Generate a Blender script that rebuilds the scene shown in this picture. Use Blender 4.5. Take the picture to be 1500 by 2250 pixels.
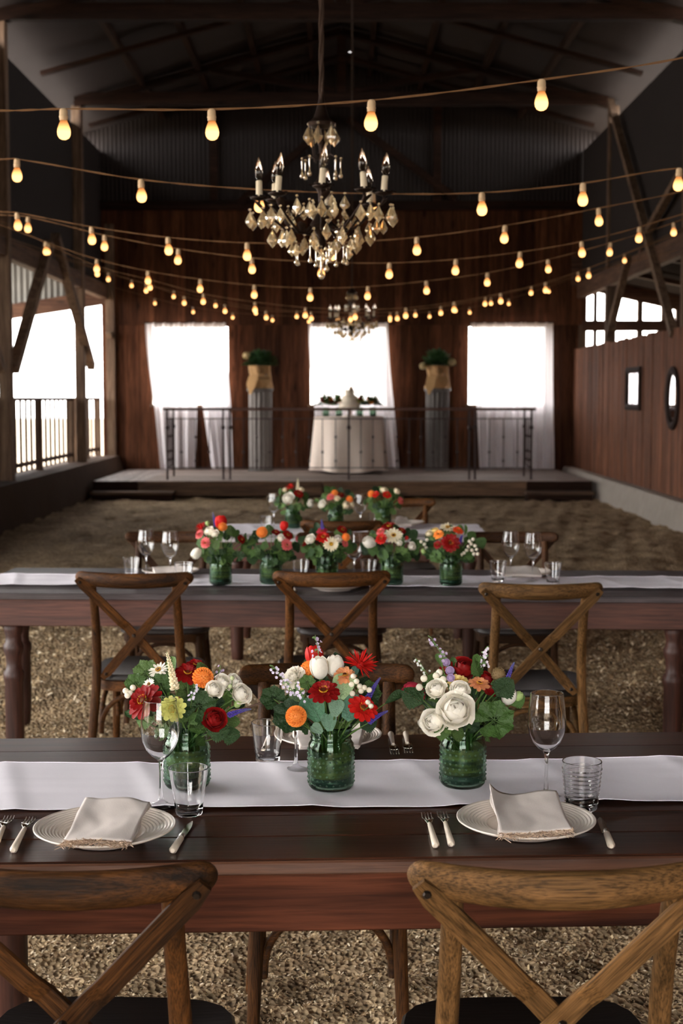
import bpy, bmesh, math, random
import numpy as np
from mathutils import Vector, Matrix, Quaternion, noise as mnoise

for o in list(bpy.data.objects): bpy.data.objects.remove(o)
SC = bpy.context.scene
COL = SC.collection
R = math.radians
random.seed(7)

# ------------------------------------------------------------------ camera
CAMZ, PITCH, F = 1.59, R(4.61), 3125.0
cam = bpy.data.cameras.new('camera'); camo = bpy.data.objects.new('camera', cam); COL.objects.link(camo)
cam.sensor_fit = 'VERTICAL'; cam.sensor_height = 36.0; cam.sensor_width = 24.0; cam.lens = 50.0
camo.location = (0, 0, CAMZ); camo.rotation_euler = (R(90) - PITCH, 0, 0)
cam.dof.use_dof = True; cam.dof.focus_distance = 3.0; cam.dof.aperture_fstop = 6.5
cam.clip_end = 500
SC.camera = camo
# ------------------------------------------------------------------ sky and exposure
world = bpy.data.worlds.new('overcast_sky'); SC.world = world; world.use_nodes = True
wb = world.node_tree.nodes['Background']
wb.inputs[0].default_value = (1.0, 0.97, 0.94, 1); wb.inputs[1].default_value = 1.0
SC.view_settings.view_transform = 'Standard'; SC.view_settings.look = 'None'
SC.view_settings.gamma = 1.0; SC.view_settings.use_curve_mapping = False
SC.view_settings.exposure = 3.75
SC.cycles.max_bounces = 9; SC.cycles.diffuse_bounces = 4; SC.cycles.glossy_bounces = 3
SC.cycles.transmission_bounces = 8; SC.cycles.transparent_max_bounces = 12
SC.cycles.caustics_reflective = False; SC.cycles.caustics_refractive = True; SC.cycles.blur_glossy = .6

# ------------------------------------------------------------------ measuring helpers
def ray(px, py):
    a, b = (px - 750) / F, (1125 - py) / F
    c, s = math.cos(PITCH), math.sin(PITCH)
    return Vector((a, c + b * s, -s + b * c))
def at(px, py, Y):
    d = ray(px, py); t = Y / d.y
    return Vector((d.x * t, Y, CAMZ + d.z * t))
def gz(px, py, z):
    d = ray(px, py); t = (z - CAMZ) / d.z
    return Vector((d.x * t, d.y * t, z))
def atx(px, py, X):
    d = ray(px, py); t = X / d.x
    return Vector((X, d.y * t, CAMZ + d.z * t))

# ------------------------------------------------------------------ mesh helpers
class MB:
    def __init__(s): s.v = []; s.f = []
    def add(s, v, f, M=None):
        n = len(s.v)
        s.v += [tuple(M @ Vector(p)) for p in v] if M is not None else [tuple(p) for p in v]
        s.f += [tuple(i + n for i in q) for q in f]; return s
    def box(s, x0, x1, y0, y1, z0, z1, M=None):
        v = [(x, y, z) for x in (x0, x1) for y in (y0, y1) for z in (z0, z1)]
        return s.add(v, [(0,1,3,2),(4,6,7,5),(0,4,5,1),(2,3,7,6),(0,2,6,4),(1,5,7,3)], M)
    def cbox(s, x0, x1, y0, y1, z0, z1, c=0.003, M=None):
        b = bmesh.new(); bmesh.ops.create_cube(b, size=1)
        for v in b.verts: v.co = Vector(((x0+x1)/2+v.co.x*(x1-x0), (y0+y1)/2+v.co.y*(y1-y0), (z0+z1)/2+v.co.z*(z1-z0)))
        bmesh.ops.bevel(b, geom=b.edges[:], offset=min(c, .45*min(x1-x0,y1-y0,z1-z0)), segments=1, affect='EDGES')
        b.verts.index_update()
        s.add([v.co[:] for v in b.verts], [[v.index for v in f.verts] for f in b.faces], M); b.free(); return s
    def bar(s, p0, p1, w, h, up=(0,0,1), c=0):
        p0, p1 = Vector(p0), Vector(p1); z = (p1-p0); L = z.length; z.normalize()
        x = Vector(up).cross(z)
        if x.length < 1e-4: x = Vector((1,0,0)).cross(z)
        x.normalize(); y = z.cross(x)
        M = Matrix.Translation(p0) @ Matrix((x, y, z)).transposed().to_4x4()
        return s.cbox(-w/2, w/2, -h/2, h/2, 0, L, c, M) if c else s.box(-w/2, w/2, -h/2, h/2, 0, L, M)
    def tube(s, pts, rad, n=8, ell=None, caps=True, up=None):
        pts = [Vector(p) for p in pts]; m = len(pts)
        if not hasattr(rad, '__len__'): rad = [rad]*m
        nrm = None; n0 = len(s.v)
        for i, p in enumerate(pts):
            t = (pts[min(i+1,m-1)] - pts[max(i-1,0)]).normalized()
            if up is not None: nrm = Vector(up) - t*t.dot(Vector(up)); nrm.normalize()
            elif nrm is None:
                a = Vector((0,0,1)) if abs(t.z) < .9 else Vector((0,1,0)); nrm = (a - t*t.dot(a)).normalized()
            else: nrm = (nrm - t*t.dot(nrm)).normalized()
            b = t.cross(nrm)
            e = ell if ell else 1.0
            for k in range(n):
                a = 2*math.pi*k/n
                s.v.append(tuple(p + nrm*(math.cos(a)*rad[i]) + b*(math.sin(a)*rad[i]*e)))
        for i in range(m-1):
            for k in range(n):
                a, b2 = n0+i*n+k, n0+i*n+(k+1) % n
                s.f.append((a, b2, b2+n, a+n))
        if caps:
            s.f.append(tuple(n0+k for k in range(n))[::-1]); s.f.append(tuple(n0+(m-1)*n+k for k in range(n)))
        return s
    def lathe(s, prof, n=24, M=None, close=False):
        v = []; f = []
        for r, z in prof:
            for k in range(n):
                a = 2*math.pi*k/n; v.append((r*math.cos(a), r*math.sin(a), z))
        m = len(prof)
        for i in range(m-1 if not close else m):
            j = (i+1) % m
            for k in range(n):
                k2 = (k+1) % n
                f.append((i*n+k, i*n+k2, j*n+k2, j*n+k))
        if not close:
            if prof[0][0] > 1e-6: f.append(tuple(range(n))[::-1])
            if prof[-1][0] > 1e-6: f.append(tuple((m-1)*n+k for k in range(n)))
        return s.add(v, f, M)
    def ball(s, c, r, n=10, m=6, sc=(1,1,1), M=None):
        v = [(c[0], c[1], c[2]-r*sc[2])]; f = []
        for i in range(1, m):
            a = math.pi*i/m - math.pi/2
            for k in range(n):
                b = 2*math.pi*k/n
                v.append((c[0]+r*sc[0]*math.cos(a)*math.cos(b), c[1]+r*sc[1]*math.cos(a)*math.sin(b), c[2]+r*sc[2]*math.sin(a)))
        v.append((c[0], c[1], c[2]+r*sc[2]))
        for k in range(n):
            k2 = (k+1) % n
            f.append((0, 1+k2, 1+k)); f.append((len(v)-1, 1+(m-2)*n+k, 1+(m-2)*n+k2))
            for i in range(m-2): f.append((1+i*n+k, 1+i*n+k2, 1+(i+1)*n+k2, 1+(i+1)*n+k))
        return s.add(v, f, M)
    def grid(s, fn, nu, nv, M=None):
        v = [fn(i/nu, j/nv) for j in range(nv+1) for i in range(nu+1)]
        f = [(j*(nu+1)+i, j*(nu+1)+i+1, (j+1)*(nu+1)+i+1, (j+1)*(nu+1)+i) for j in range(nv) for i in range(nu)]
        return s.add(v, f, M)
    def mesh(s, name, mat=None, smooth=True, weld=False):
        me = bpy.data.meshes.new(name); me.from_pydata(s.v, [], s.f); me.update()
        if weld:
            b = bmesh.new(); b.from_mesh(me); bmesh.ops.remove_doubles(b, verts=b.verts, dist=1e-5)
            bmesh.ops.recalc_face_normals(b, faces=b.faces); b.to_mesh(me); b.free()
        if mat: me.materials.append(mat)
        if smooth:
            me.polygons.foreach_set('use_smooth', [True]*len(me.polygons))
        return me
    def build(s, name, mat, parent=None, smooth=False, world=False, angle=40, weld=False):
        if world and parent is not None:
            L = parent.location; s.v = [(a-L.x, b-L.y, c-L.z) for a, b, c in s.v]
        me = s.mesh(name, mat, smooth, weld)
        if smooth and angle:
            try: me.set_sharp_from_angle(angle=R(angle))
            except Exception: pass
        return inst(me, name, parent)
def inst(me, name, parent=None, M=None):
    o = bpy.data.objects.new(name, me); COL.objects.link(o)
    if parent is not None: o.parent = parent
    if M is not None: o.matrix_basis = M
    return o
def tag(o, label, cat=None, group=None, kind=None):
    o['label'] = label
    if cat: o['category'] = cat
    if group: o['group'] = group
    if kind: o['kind'] = kind
    return o
def thing(name, label, cat, loc=(0,0,0), rz=0, group=None, kind=None):
    o = bpy.data.objects.new(name, None); COL.objects.link(o); o.location = loc; o.rotation_euler = (0,0,rz)
    o.empty_display_size = .1
    return tag(o, label, cat, group, kind)
def dup(root, label=None, group=None):
    c = root.copy(); COL.objects.link(c)
    for ch in list(root.children):
        d = ch.copy(); COL.objects.link(d); d.parent = c
        for g in ch.children:
            e = g.copy(); COL.objects.link(e); e.parent = d
    if label: c['label'] = label
    if group: c['group'] = group
    return c

# ------------------------------------------------------------------ materials
def hx(s):
    s = s.lstrip('#'); q = [int(s[i:i+2], 16)/255 for i in (0,2,4)]
    return tuple(c/12.92 if c <= .04045 else ((c+.055)/1.055)**2.4 for c in q) + (1,)
MATS = {}
def newmat(name):
    m = bpy.data.materials.new(name); m.use_nodes = True; nt = m.node_tree
    MATS[name] = m
    return m, nt, nt.nodes['Principled BSDF']
def N(nt, t, **kw):
    n = nt.nodes.new(t)
    for k, v in kw.items(): setattr(n, k, v)
    return n
def plain(name, col, rough=.5, metal=0, trans=0, ior=1.45, var=0, vscale=20, bump=0, bscale=80, translucent=0, spec=.5, coat=0):
    m, nt, b = newmat(name); c = hx(col) if isinstance(col, str) else col
    b.inputs['Base Color'].default_value = c; b.inputs['Roughness'].default_value = rough
    b.inputs['Metallic'].default_value = metal; b.inputs['Transmission Weight'].default_value = trans
    b.inputs['IOR'].default_value = ior; b.inputs['Specular IOR Level'].default_value = spec
    if coat: b.inputs['Coat Weight'].default_value = coat
    L = nt.links
    if var or bump: tc = N(nt, 'ShaderNodeTexCoord')
    src = None
    if var:
        oi = N(nt, 'ShaderNodeObjectInfo')
        nz = N(nt, 'ShaderNodeTexNoise'); nz.inputs['Scale'].default_value = vscale; nz.inputs['Detail'].default_value = 5
        L.new(tc.outputs['Object'], nz.inputs['Vector'])
        ad = N(nt, 'ShaderNodeMath', operation='ADD'); L.new(nz.outputs['Fac'], ad.inputs[0]); L.new(oi.outputs['Random'], ad.inputs[1])
        mr = N(nt, 'ShaderNodeMapRange'); mr.inputs[1].default_value = .4; mr.inputs[2].default_value = 1.6
        mr.inputs[3].default_value = 1-var; mr.inputs[4].default_value = 1+var*.6; L.new(ad.outputs[0], mr.inputs[0])
        hs = N(nt, 'ShaderNodeHueSaturation'); hs.inputs['Color'].default_value = c; L.new(mr.outputs[0], hs.inputs['Value'])
        L.new(hs.outputs[0], b.inputs['Base Color']); src = hs.outputs[0]
    if bump:
        nz2 = N(nt, 'ShaderNodeTexNoise'); nz2.inputs['Scale'].default_value = bscale; nz2.inputs['Detail'].default_value = 4
        L.new(tc.outputs['Object'], nz2.inputs['Vector'])
        bp = N(nt, 'ShaderNodeBump'); bp.inputs['Strength'].default_value = bump; bp.inputs['Distance'].default_value = .01
        L.new(nz2.outputs['Fac'], bp.inputs['Height']); L.new(bp.outputs[0], b.inputs['Normal'])
    if translucent:
        tr = N(nt, 'ShaderNodeBsdfTranslucent'); tr.inputs[0].default_value = c
        if src: L.new(src, tr.inputs[0])
        mx = N(nt, 'ShaderNodeMixShader'); mx.inputs[0].default_value = translucent
        L.new(b.outputs[0], mx.inputs[1]); L.new(tr.outputs[0], mx.inputs[2])
        L.new(mx.outputs[0], nt.nodes['Material Output'].inputs[0])
    return m
def wood(name, c1, c2, axis='x', freq=16, rough=.5, var=.25, bump=.25, knots=True, streak=9, slo=.55, spec=.4):
    m, nt, b = newmat(name); L = nt.links
    tc = N(nt, 'ShaderNodeTexCoord'); oi = N(nt, 'ShaderNodeObjectInfo')
    sc = N(nt, 'ShaderNodeVectorMath', operation='SCALE'); sc.inputs[0].default_value = (13.1, 17.7, 11.3); L.new(oi.outputs['Random'], sc.inputs['Scale'])
    ad = N(nt, 'ShaderNodeVectorMath', operation='ADD'); L.new(tc.outputs['Object'], ad.inputs[0]); L.new(sc.outputs[0], ad.inputs[1])
    def noise(al, ac, det, dist):
        mp = N(nt, 'ShaderNodeMapping'); v = [ac, ac, ac]; v['xyz'.index(axis)] = al; mp.inputs['Scale'].default_value = v
        L.new(ad.outputs[0], mp.inputs['Vector'])
        nz = N(nt, 'ShaderNodeTexNoise'); nz.inputs['Scale'].default_value = 1; nz.inputs['Detail'].default_value = det
        nz.inputs['Distortion'].default_value = dist; nz.inputs['Roughness'].default_value = .6
        L.new(mp.outputs[0], nz.inputs['Vector']); return nz
    n1 = noise(freq*.06, freq, 6, 1.2); n2 = noise(freq*.4, freq*streak, 5, .3); n3 = noise(freq*.05, freq*.18, 3, .5)
    cr = N(nt, 'ShaderNodeValToRGB'); e = cr.color_ramp.elements
    e[0].position = .32; e[0].color = hx(c1); e[1].position = .68; e[1].color = hx(c2)
    L.new(n1.outputs['Fac'], cr.inputs[0])
    mr = N(nt, 'ShaderNodeMapRange'); mr.inputs[1].default_value = .35; mr.inputs[2].default_value = .6; mr.inputs[3].default_value = slo; mr.inputs[4].default_value = 1.1
    L.new(n2.outputs['Fac'], mr.inputs[0])
    mr3 = N(nt, 'ShaderNodeMapRange'); mr3.inputs[1].default_value = .3; mr3.inputs[2].default_value = .7; mr3.inputs[3].default_value = .75; mr3.inputs[4].default_value = 1.2
    L.new(n3.outputs['Fac'], mr3.inputs[0])
    mr2 = N(nt, 'ShaderNodeMapRange'); mr2.inputs[3].default_value = 1-var; mr2.inputs[4].default_value = 1+var; L.new(oi.outputs['Random'], mr2.inputs[0])
    m1 = N(nt, 'ShaderNodeMath', operation='MULTIPLY'); L.new(mr.outputs[0], m1.inputs[0]); L.new(mr2.outputs[0], m1.inputs[1])
    m2 = N(nt, 'ShaderNodeMath', operation='MULTIPLY'); L.new(m1.outputs[0], m2.inputs[0]); L.new(mr3.outputs[0], m2.inputs[1])
    val = m2.outputs[0]
    if knots:
        mp = N(nt, 'ShaderNodeMapping'); v = [freq*.45]*3; v['xyz'.index(axis)] = freq*.16; mp.inputs['Scale'].default_value = v
        L.new(ad.outputs[0], mp.inputs['Vector'])
        vo = N(nt, 'ShaderNodeTexVoronoi'); vo.inputs['Scale'].default_value = 1; L.new(mp.outputs[0], vo.inputs['Vector'])
        k = N(nt, 'ShaderNodeMapRange'); k.inputs[1].default_value = .04; k.inputs[2].default_value = .17; k.inputs[3].default_value = .3; k.inputs[4].default_value = 1
        L.new(vo.outputs['Distance'], k.inputs[0])
        m3 = N(nt, 'ShaderNodeMath', operation='MULTIPLY'); L.new(val, m3.inputs[0]); L.new(k.outputs[0], m3.inputs[1]); val = m3.outputs[0]
    hs = N(nt, 'ShaderNodeHueSaturation'); L.new(cr.outputs[0], hs.inputs['Color']); L.new(val, hs.inputs['Value'])
    L.new(hs.outputs[0], b.inputs['Base Color'])
    b.inputs['Roughness'].default_value = rough; b.inputs['Specular IOR Level'].default_value = spec
    bp = N(nt, 'ShaderNodeBump'); bp.inputs['Strength'].default_value = bump; bp.inputs['Distance'].default_value = .004
    L.new(n2.outputs['Fac'], bp.inputs['Height']); L.new(bp.outputs[0], b.inputs['Normal'])
    return m
def glass(name, col=(1,1,1,1), rough=0.0, ior=1.45):
    m, nt, b = newmat(name)
    g = N(nt, 'ShaderNodeBsdfGlass'); g.inputs['Color'].default_value = col; g.inputs['Roughness'].default_value = rough; g.inputs['IOR'].default_value = ior
    nt.links.new(g.outputs[0], nt.nodes['Material Output'].inputs[0]); return m

W_back = wood('back_board_wood', '#382015', '#68402b', 'z', 9, .85, .42, spec=.12)
W_right = wood('right_board_wood', '#52301f', '#85553b', 'z', 12, .75, .25, spec=.2)
W_beam_y = wood('beam_wood_y', '#4a3022', '#7a5840', 'y', 9, .8, .2)
W_beam_z = wood('post_wood_z', '#574032', '#8d735c', 'z', 9, .8, .2)
W_beam_x = wood('beam_wood_x', '#452a1e', '#6d4c38', 'x', 9, .8, .2)
W_dark = wood('dark_truss_wood', '#1f1410', '#37241c', 'x', 8, .9, .2, spec=.15)
W_stage = wood('stage_plank_wood', '#6f5f58', '#a8958a', 'x', 10, .7, .18)
W_fascia = wood('stage_fascia_wood', '#4d372a', '#83654c', 'x', 8, .8, .3)
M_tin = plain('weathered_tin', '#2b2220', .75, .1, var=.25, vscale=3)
M_tin_pale = plain('bounce_galvanised_tin', '#dcd8d2', .5, .2, var=.15, vscale=2)  # galvanised roof tops made whiter to bounce daylight into the eave gaps
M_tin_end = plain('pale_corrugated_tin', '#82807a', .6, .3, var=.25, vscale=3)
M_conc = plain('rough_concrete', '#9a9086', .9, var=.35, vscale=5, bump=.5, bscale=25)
M_conc_shade = plain('shade_toned_concrete', '#4a3a30', .95, var=.3, vscale=4, bump=.5, bscale=20, spec=.08)  # left kerb faces away from the light; that shade is put into this colour
M_iron = plain('dark_iron', '#3d3230', .55, .6)
M_white_cloth = plain('sheer_white_cotton', '#f6f1f4', .9, translucent=.3)
def sheer(m, f):
    nt = m.node_tree; out = nt.nodes['Material Output']; src = out.inputs[0].links[0].from_socket
    tp = N(nt, 'ShaderNodeBsdfTransparent'); mx = N(nt, 'ShaderNodeMixShader'); mx.inputs[0].default_value = f
    nt.links.new(src, mx.inputs[1]); nt.links.new(tp.outputs[0], mx.inputs[2]); nt.links.new(mx.outputs[0], out.inputs[0])
sheer(M_white_cloth, .08)
# ================================================================== the setting
def hills(x, y):
    return (.018*np.sin(x*5.1+y*2.3)*np.sin(y*4.7-x*1.9) + .012*np.sin(x*11.3-y*7.1+1.3)*np.sin(y*13.7+x*3.1)
            + .010*np.sin(x*23.1+y*17.3)*np.sin(y*29.0-x*9.7) + .011*np.sin(x*37.0-y*21.0+.7)*np.sin(y*41.0+x*13.0))
def ground_mats():
    m, nt, b = newmat('woodchip_ground'); L = nt.links
    tc = N(nt, 'ShaderNodeTexCoord')
    a = N(nt, 'ShaderNodeTexNoise'); a.inputs['Scale'].default_value = 2.2; a.inputs['Detail'].default_value = 8; a.inputs['Roughness'].default_value = .75
    L.new(tc.outputs['Object'], a.inputs['Vector'])
    v = N(nt, 'ShaderNodeTexVoronoi'); v.inputs['Scale'].default_value = 55; L.new(tc.outputs['Object'], v.inputs['Vector'])
    cr = N(nt, 'ShaderNodeValToRGB'); e = cr.color_ramp.elements
    e[0].position = .3; e[0].color = hx('#75604a'); e[1].position = .7; e[1].color = hx('#c4ab88')
    L.new(a.outputs['Fac'], cr.inputs[0])
    sx = N(nt, 'ShaderNodeSeparateColor'); L.new(v.outputs['Color'], sx.inputs[0])
    mr = N(nt, 'ShaderNodeMapRange'); mr.inputs[3].default_value = .55; mr.inputs[4].default_value = 1.35; L.new(sx.outputs[0], mr.inputs[0])
    hs = N(nt, 'ShaderNodeHueSaturation'); L.new(cr.outputs[0], hs.inputs['Color']); L.new(mr.outputs[0], hs.inputs['Value'])
    L.new(hs.outputs[0], b.inputs['Base Color']); b.inputs['Roughness'].default_value = .95; b.inputs['Specular IOR Level'].default_value = .1
    bp = N(nt, 'ShaderNodeBump'); bp.inputs['Strength'].default_value = .9; bp.inputs['Distance'].default_value = .02
    L.new(v.outputs['Distance'], bp.inputs['Height']); L.new(bp.outputs[0], b.inputs['Normal'])
    m2, nt, b = newmat('wood_chips'); L = nt.links
    g = N(nt, 'ShaderNodeNewGeometry'); cr = N(nt, 'ShaderNodeValToRGB'); e = cr.color_ramp.elements
    e[0].color = hx('#6e563e'); e[1].color = hx('#ecdcc0'); k = e.new(.35); k.color = hx('#a88c68'); k = e.new(.7); k.color = hx('#c9b28c')
    L.new(g.outputs['Random Per Island'], cr.inputs[0]); L.new(cr.outputs[0], b.inputs['Base Color']); b.inputs['Roughness'].default_value = .8
    b.inputs['Specular IOR Level'].default_value = .2
    return m, m2
M_ground, M_chips = ground_mats()
XL, XR, YB, YF = -4.25, 4.25, 26.0, -3.0
def build_floor():
    nx, ny = 120, 420
    xs = np.linspace(-4.3, 4.3, nx); ys = np.concatenate([np.linspace(-3.2, 2.4, 30), np.linspace(2.45, 12, 260), np.linspace(12.1, 26.2, 130)])
    ny = len(ys); X, Y = np.meshgrid(xs, ys); Z = hills(X, Y)
    v = np.stack([X, Y, Z], -1).reshape(-1, 3)
    i = (np.arange(ny-1)[:, None]*nx + np.arange(nx-1)[None]).ravel()
    f = np.stack([i, i+1, i+nx+1, i+nx], -1)
    me = bpy.data.meshes.new('floor'); me.from_pydata(v.tolist(), [], f.tolist()); me.materials.append(M_ground)
    me.polygons.foreach_set('use_smooth', [True]*len(me.polygons))
    tag(inst(me, 'floor'), 'brown ground of the barn covered in wood shavings', 'floor', kind='structure')
    rng = np.random.default_rng(5)
    P = []; S = []
    for y0, y1, dens, s0, s1 in ((3.0, 5.0, 12500, .004, .0115), (5.0, 7.2, 5200, .006, .016), (7.2, 12.5, 1300, .01, .026)):
        w = .27*y1 + .3; n = int(dens*(y1-y0)*2*w)
        P.append(np.stack([rng.uniform(-w, w, n), rng.uniform(y0, y1, n)], -1)); S.append(rng.uniform(s0, s1, n)**1)
    P = np.concatenate(P); S = np.concatenate(S); n = len(S)
    z = hills(P[:, 0], P[:, 1]) + rng.uniform(.001, .012, n)
    base = np.array([[-1,-.45,0],[0,-.5,.18],[1,-.4,0],[-1,.45,0],[0,.5,.18],[1,.4,0]])*.5
    a = rng.uniform(0, 2*math.pi, n); tx = rng.normal(0, .45, n); ty = rng.normal(0, .45, n)
    B = base[None]*S[:, None, None]; B[:, :, 1] *= rng.uniform(.4, 1.3, n)[:, None]
    ca, sa = np.cos(a)[:, None], np.sin(a)[:, None]
    bz = B[:, :, 2] + B[:, :, 0]*np.sin(tx)[:, None] + B[:, :, 1]*np.sin(ty)[:, None]
    bx = B[:, :, 0]*ca - B[:, :, 1]*sa; by = B[:, :, 0]*sa + B[:, :, 1]*ca
    V = np.stack([bx+P[:, :1], by+P[:, 1:], bz+z[:, None]], -1).reshape(-1, 3)
    k = (np.arange(n)*6)[:, None]
    Fq = np.concatenate([k+np.array([[0,1,4,3]]), k+np.array([[1,2,5,4]])], 0)
    me = bpy.data.meshes.new('wood_chips'); me.vertices.add(len(V)); me.vertices.foreach_set('co', V.ravel())
    me.loops.add(Fq.size); me.loops.foreach_set('vertex_index', Fq.ravel()); me.polygons.add(len(Fq))
    me.polygons.foreach_set('loop_start', np.arange(len(Fq))*4); me.update(calc_edges=True); me.materials.append(M_chips)
    tag(inst(me, 'wood_chips'), 'pale wood shavings scattered loosely over the barn ground', 'wood chips', kind='stuff')
build_floor()
M_out = plain('dry_yard_dirt', '#94836e', .95, var=.2, vscale=.6)
b = MB()
for (x0, x1, y0, y1) in ((-70, 70, 26.2, 110), (-70, 70, -60, -3.2), (-70, -4.3, -3.2, 26.2), (4.3, 70, -3.2, 26.2)):
    b.add([(x0,y0,-.03),(x1,y0,-.03),(x1,y1,-.03),(x0,y1,-.03)], [(0,1,2,3)])
tag(b.build('yard_ground', M_out), 'pale sunlit dirt yard outside the barn', 'ground', kind='structure')

# ---- back wall, board by board
STZ = .28
WIN = [(at(323,0,YB).x, at(498,0,YB).x), (at(678,0,YB).x, at(852,0,YB).x), (at(1033,0,YB).x, at(1210,0,YB).x)]
SEAM, SILL, WTOP, TOPB = 2.90, 1.46, 2.87, 5.05
wall_back = thing('wall_back', 'back wall of upright reddish brown barn boards with three openings', 'wall', (0, YB, 0), kind='structure')
def board(x0, x1, z0, z1, y=0., parent=wall_back, mat=W_back):
    d = random.uniform(-.006, .006)
    MB().cbox(-(x1-x0)/2+.002, (x1-x0)/2-.002, -.0+d, .03+d, 0, z1-z0, .003).build('board', mat, parent).location = ((x0+x1)/2, y, z0)
def fill(x0, x1, z0, z1, wid=.24, y=0., parent=wall_back, mat=W_back):
    n = max(1, round((x1-x0)/wid)); c = [0]+sorted((i+random.uniform(-.22,.22))/n for i in range(1, n))+[1]
    for a, q in zip(c, c[1:]): board(x0+a*(x1-x0), x0+q*(x1-x0), z0, z1, y, parent, mat)
for (x0, x1, z0, z1) in ((XL-.1, WIN[0][0], 0, SEAM), (WIN[0][1], WIN[1][0], 0, SEAM), (WIN[1][1], WIN[2][0], 0, SEAM), (WIN[2][1], XR+.2, 0, SEAM),
                         (WIN[0][0], WIN[0][1], 0, SILL-.01), (WIN[1][0], WIN[1][1], 0, SILL-.01), (WIN[2][0], WIN[2][1], 0, SILL-.01), (XL-.1, XR+.2, SEAM, TOPB)):
    MB().box(x0, x1, .04, .08, z0, z1).build('added_backing', W_dark, wall_back)  # backing added behind the boards to stop daylight through the gaps
edges = [XL-.1, WIN[0][0], WIN[0][1], WIN[1][0], WIN[1][1], WIN[2][0], WIN[2][1], XR+.2]
for i in range(7):
    fill(edges[i], edges[i+1], 0.1, SILL if i % 2 else SEAM)
fill(XL-.1, XR+.2, SEAM, TOPB, .25, y=-.012)
def corrugated(x0, x1, z0, zt, parent, name='tin_sheet', mat=M_tin, y=0., per=.076, amp=.012, axis='x'):
    n = int((x1-x0)/per*4); v = []; f = []
    for i in range(n+1):
        x = x0+(x1-x0)*i/n; w = amp*math.sin(2*math.pi*(x-x0)/per)
        t = zt(x) if callable(zt) else zt; bz = z0(x) if callable(z0) else z0
        if axis == 'x': v += [(x, y+w, bz), (x, y+w, t)]
        else: v += [(y+w, x, bz), (y+w, x, t)]
    f = [(2*i, 2*i+2, 2*i+3, 2*i+1) for i in range(n)]
    return MB().add(v, f).build(name, mat, parent, smooth=True, angle=0)
PIT, EAVE = .27, 6.42
def roofz(x): return EAVE + PIT*(4.25-abs(x))
corrugated(XL-.4, XR+.4, TOPB-.05, lambda x: roofz(x)+.02, wall_back, 'gable_sheet')
# gable frame timbers on the back wall
for q0, q1 in (((525,447),(735,262)), ((1002,437),(765,262))):
    p0, p1 = at(*q0, YB-.1), at(*q1, YB-.1); p0.y -= YB; p1.y -= YB
    MB().bar(p0, p1, .12, .14, (0,1,0)).build('gable_brace', W_dark, wall_back)
MB().box(XL-.3, XR+.3, -.1, -.03, TOPB-.1, TOPB+.06).build('gable_girt', W_dark, wall_back)
for px in (470, 960):
    MB().box(at(px,300,YB).x-.07, at(px,300,YB).x+.07, -.13, -.02, TOPB+.06, 6.9).build('gable_stud', W_dark, wall_back)
for i, (x0, x1) in enumerate(WIN):
    w = thing('window_%d' % (i+1), ['left', 'middle', 'right'][i]+' square window opening in the back board wall', 'window', ((x0+x1)/2, YB, SILL), kind='structure')
    hw = (x1-x0)/2
    MB().cbox(-hw-.03, hw+.03, -.02, .14, -.05, 0).build('window_sill', W_fascia, w)
    MB().cbox(-hw-.03, hw+.03, -.0, .14, WTOP-SILL, WTOP-SILL+.05).build('head_board', W_fascia, w)
    for s in (-1, 1): MB().cbox(s*hw-.02, s*hw+.02, .03, .14, 0, WTOP-SILL).build('jamb', W_beam_z, w)

# ---- right wall: concrete kerb, board partition, posts, beams, braces
POSTY = [-2.6, 2.6, 7.8, 13.0, 18.2, 23.4]
wall_right = thing('wall_right', 'right wall of vertical brown boards on a pale concrete kerb', 'wall', (XR, 0, 0), kind='structure')
def kerb(sgn, x0, x1, zt, parent, wob=.02):
    v = []; f = []; ys = [YF + (YB-YF)*i/60 for i in range(61)]
    for y in ys:
        o = wob*math.sin(y*3.1)+wob*.6*math.sin(y*7.7+sgn)
        v += [(sgn*(x0-.06+o), y, -.05), (sgn*(x0+o*.4), y, zt*.6), (sgn*(x0+.05), y, zt), (sgn*x1, y, zt), (sgn*x1, y, -.05)]
    for i in range(60):
        for k in range(4): f.append((i*5+k, i*5+k+1, i*5+k+6, i*5+k+5))
    f += [(0,1,2,3,4), tuple(300+k for k in range(5))]
    return MB().add(v, f).build('concrete_kerb', M_conc, parent, world=True, smooth=True, angle=50, weld=True)
kerb(1, 4.02, 4.5, .33, wall_right)
y = 10.0; PTOP = 2.46
while y < YB-.02:
    w = min(random.choice((.14, .16, .18, .2)), YB-y)
    d = random.uniform(-.006, .006)
    MB().cbox(-.03+d, .0+d, -w/2+.002, w/2-.002, 0, PTOP-.33+random.uniform(-.01,.015), .003).build('board', W_right, wall_right).location = (0, y+w/2, .33)
    y += w
MB().box(-.02, .02, YF, 10, .33, PTOP).build('plank_screen', W_right, wall_right)
MB().box(.02, .1, YF, YB, PTOP-.16, PTOP-.04).build('top_rail', W_beam_y, wall_right)
for yy in POSTY:
    MB().cbox(-.08, .08, -.08, .08, 0, EAVE-.15, .008).build('post', W_dark if 0 else W_beam_z, wall_right).location = (.14, yy, 0)
MB().cbox(.02, .16, YF, YB, 3.38, 3.66, .01).build('eave_beam', W_beam_y, wall_right)
corrugated(YF, YB, 3.66, 6.0, wall_right, 'clerestory_sheet', M_tin, y=.1, axis='y')
def strut(parent, q0, q1, X, w=.1):
    p0, p1 = atx(*q0, X), atx(*q1, X)
    MB().bar(p0, p1, w, w, (1,0,0)).build('brace', W_beam_z, parent, world=True)
    return p0, p1
strut(wall_right, (1340,222), (1480,735), XR-.02); strut(wall_right, (1380,566), (1338,735), XR-.02)
strut(wall_right, (1490,390), (1425,505), XR-.02, .09)
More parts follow.
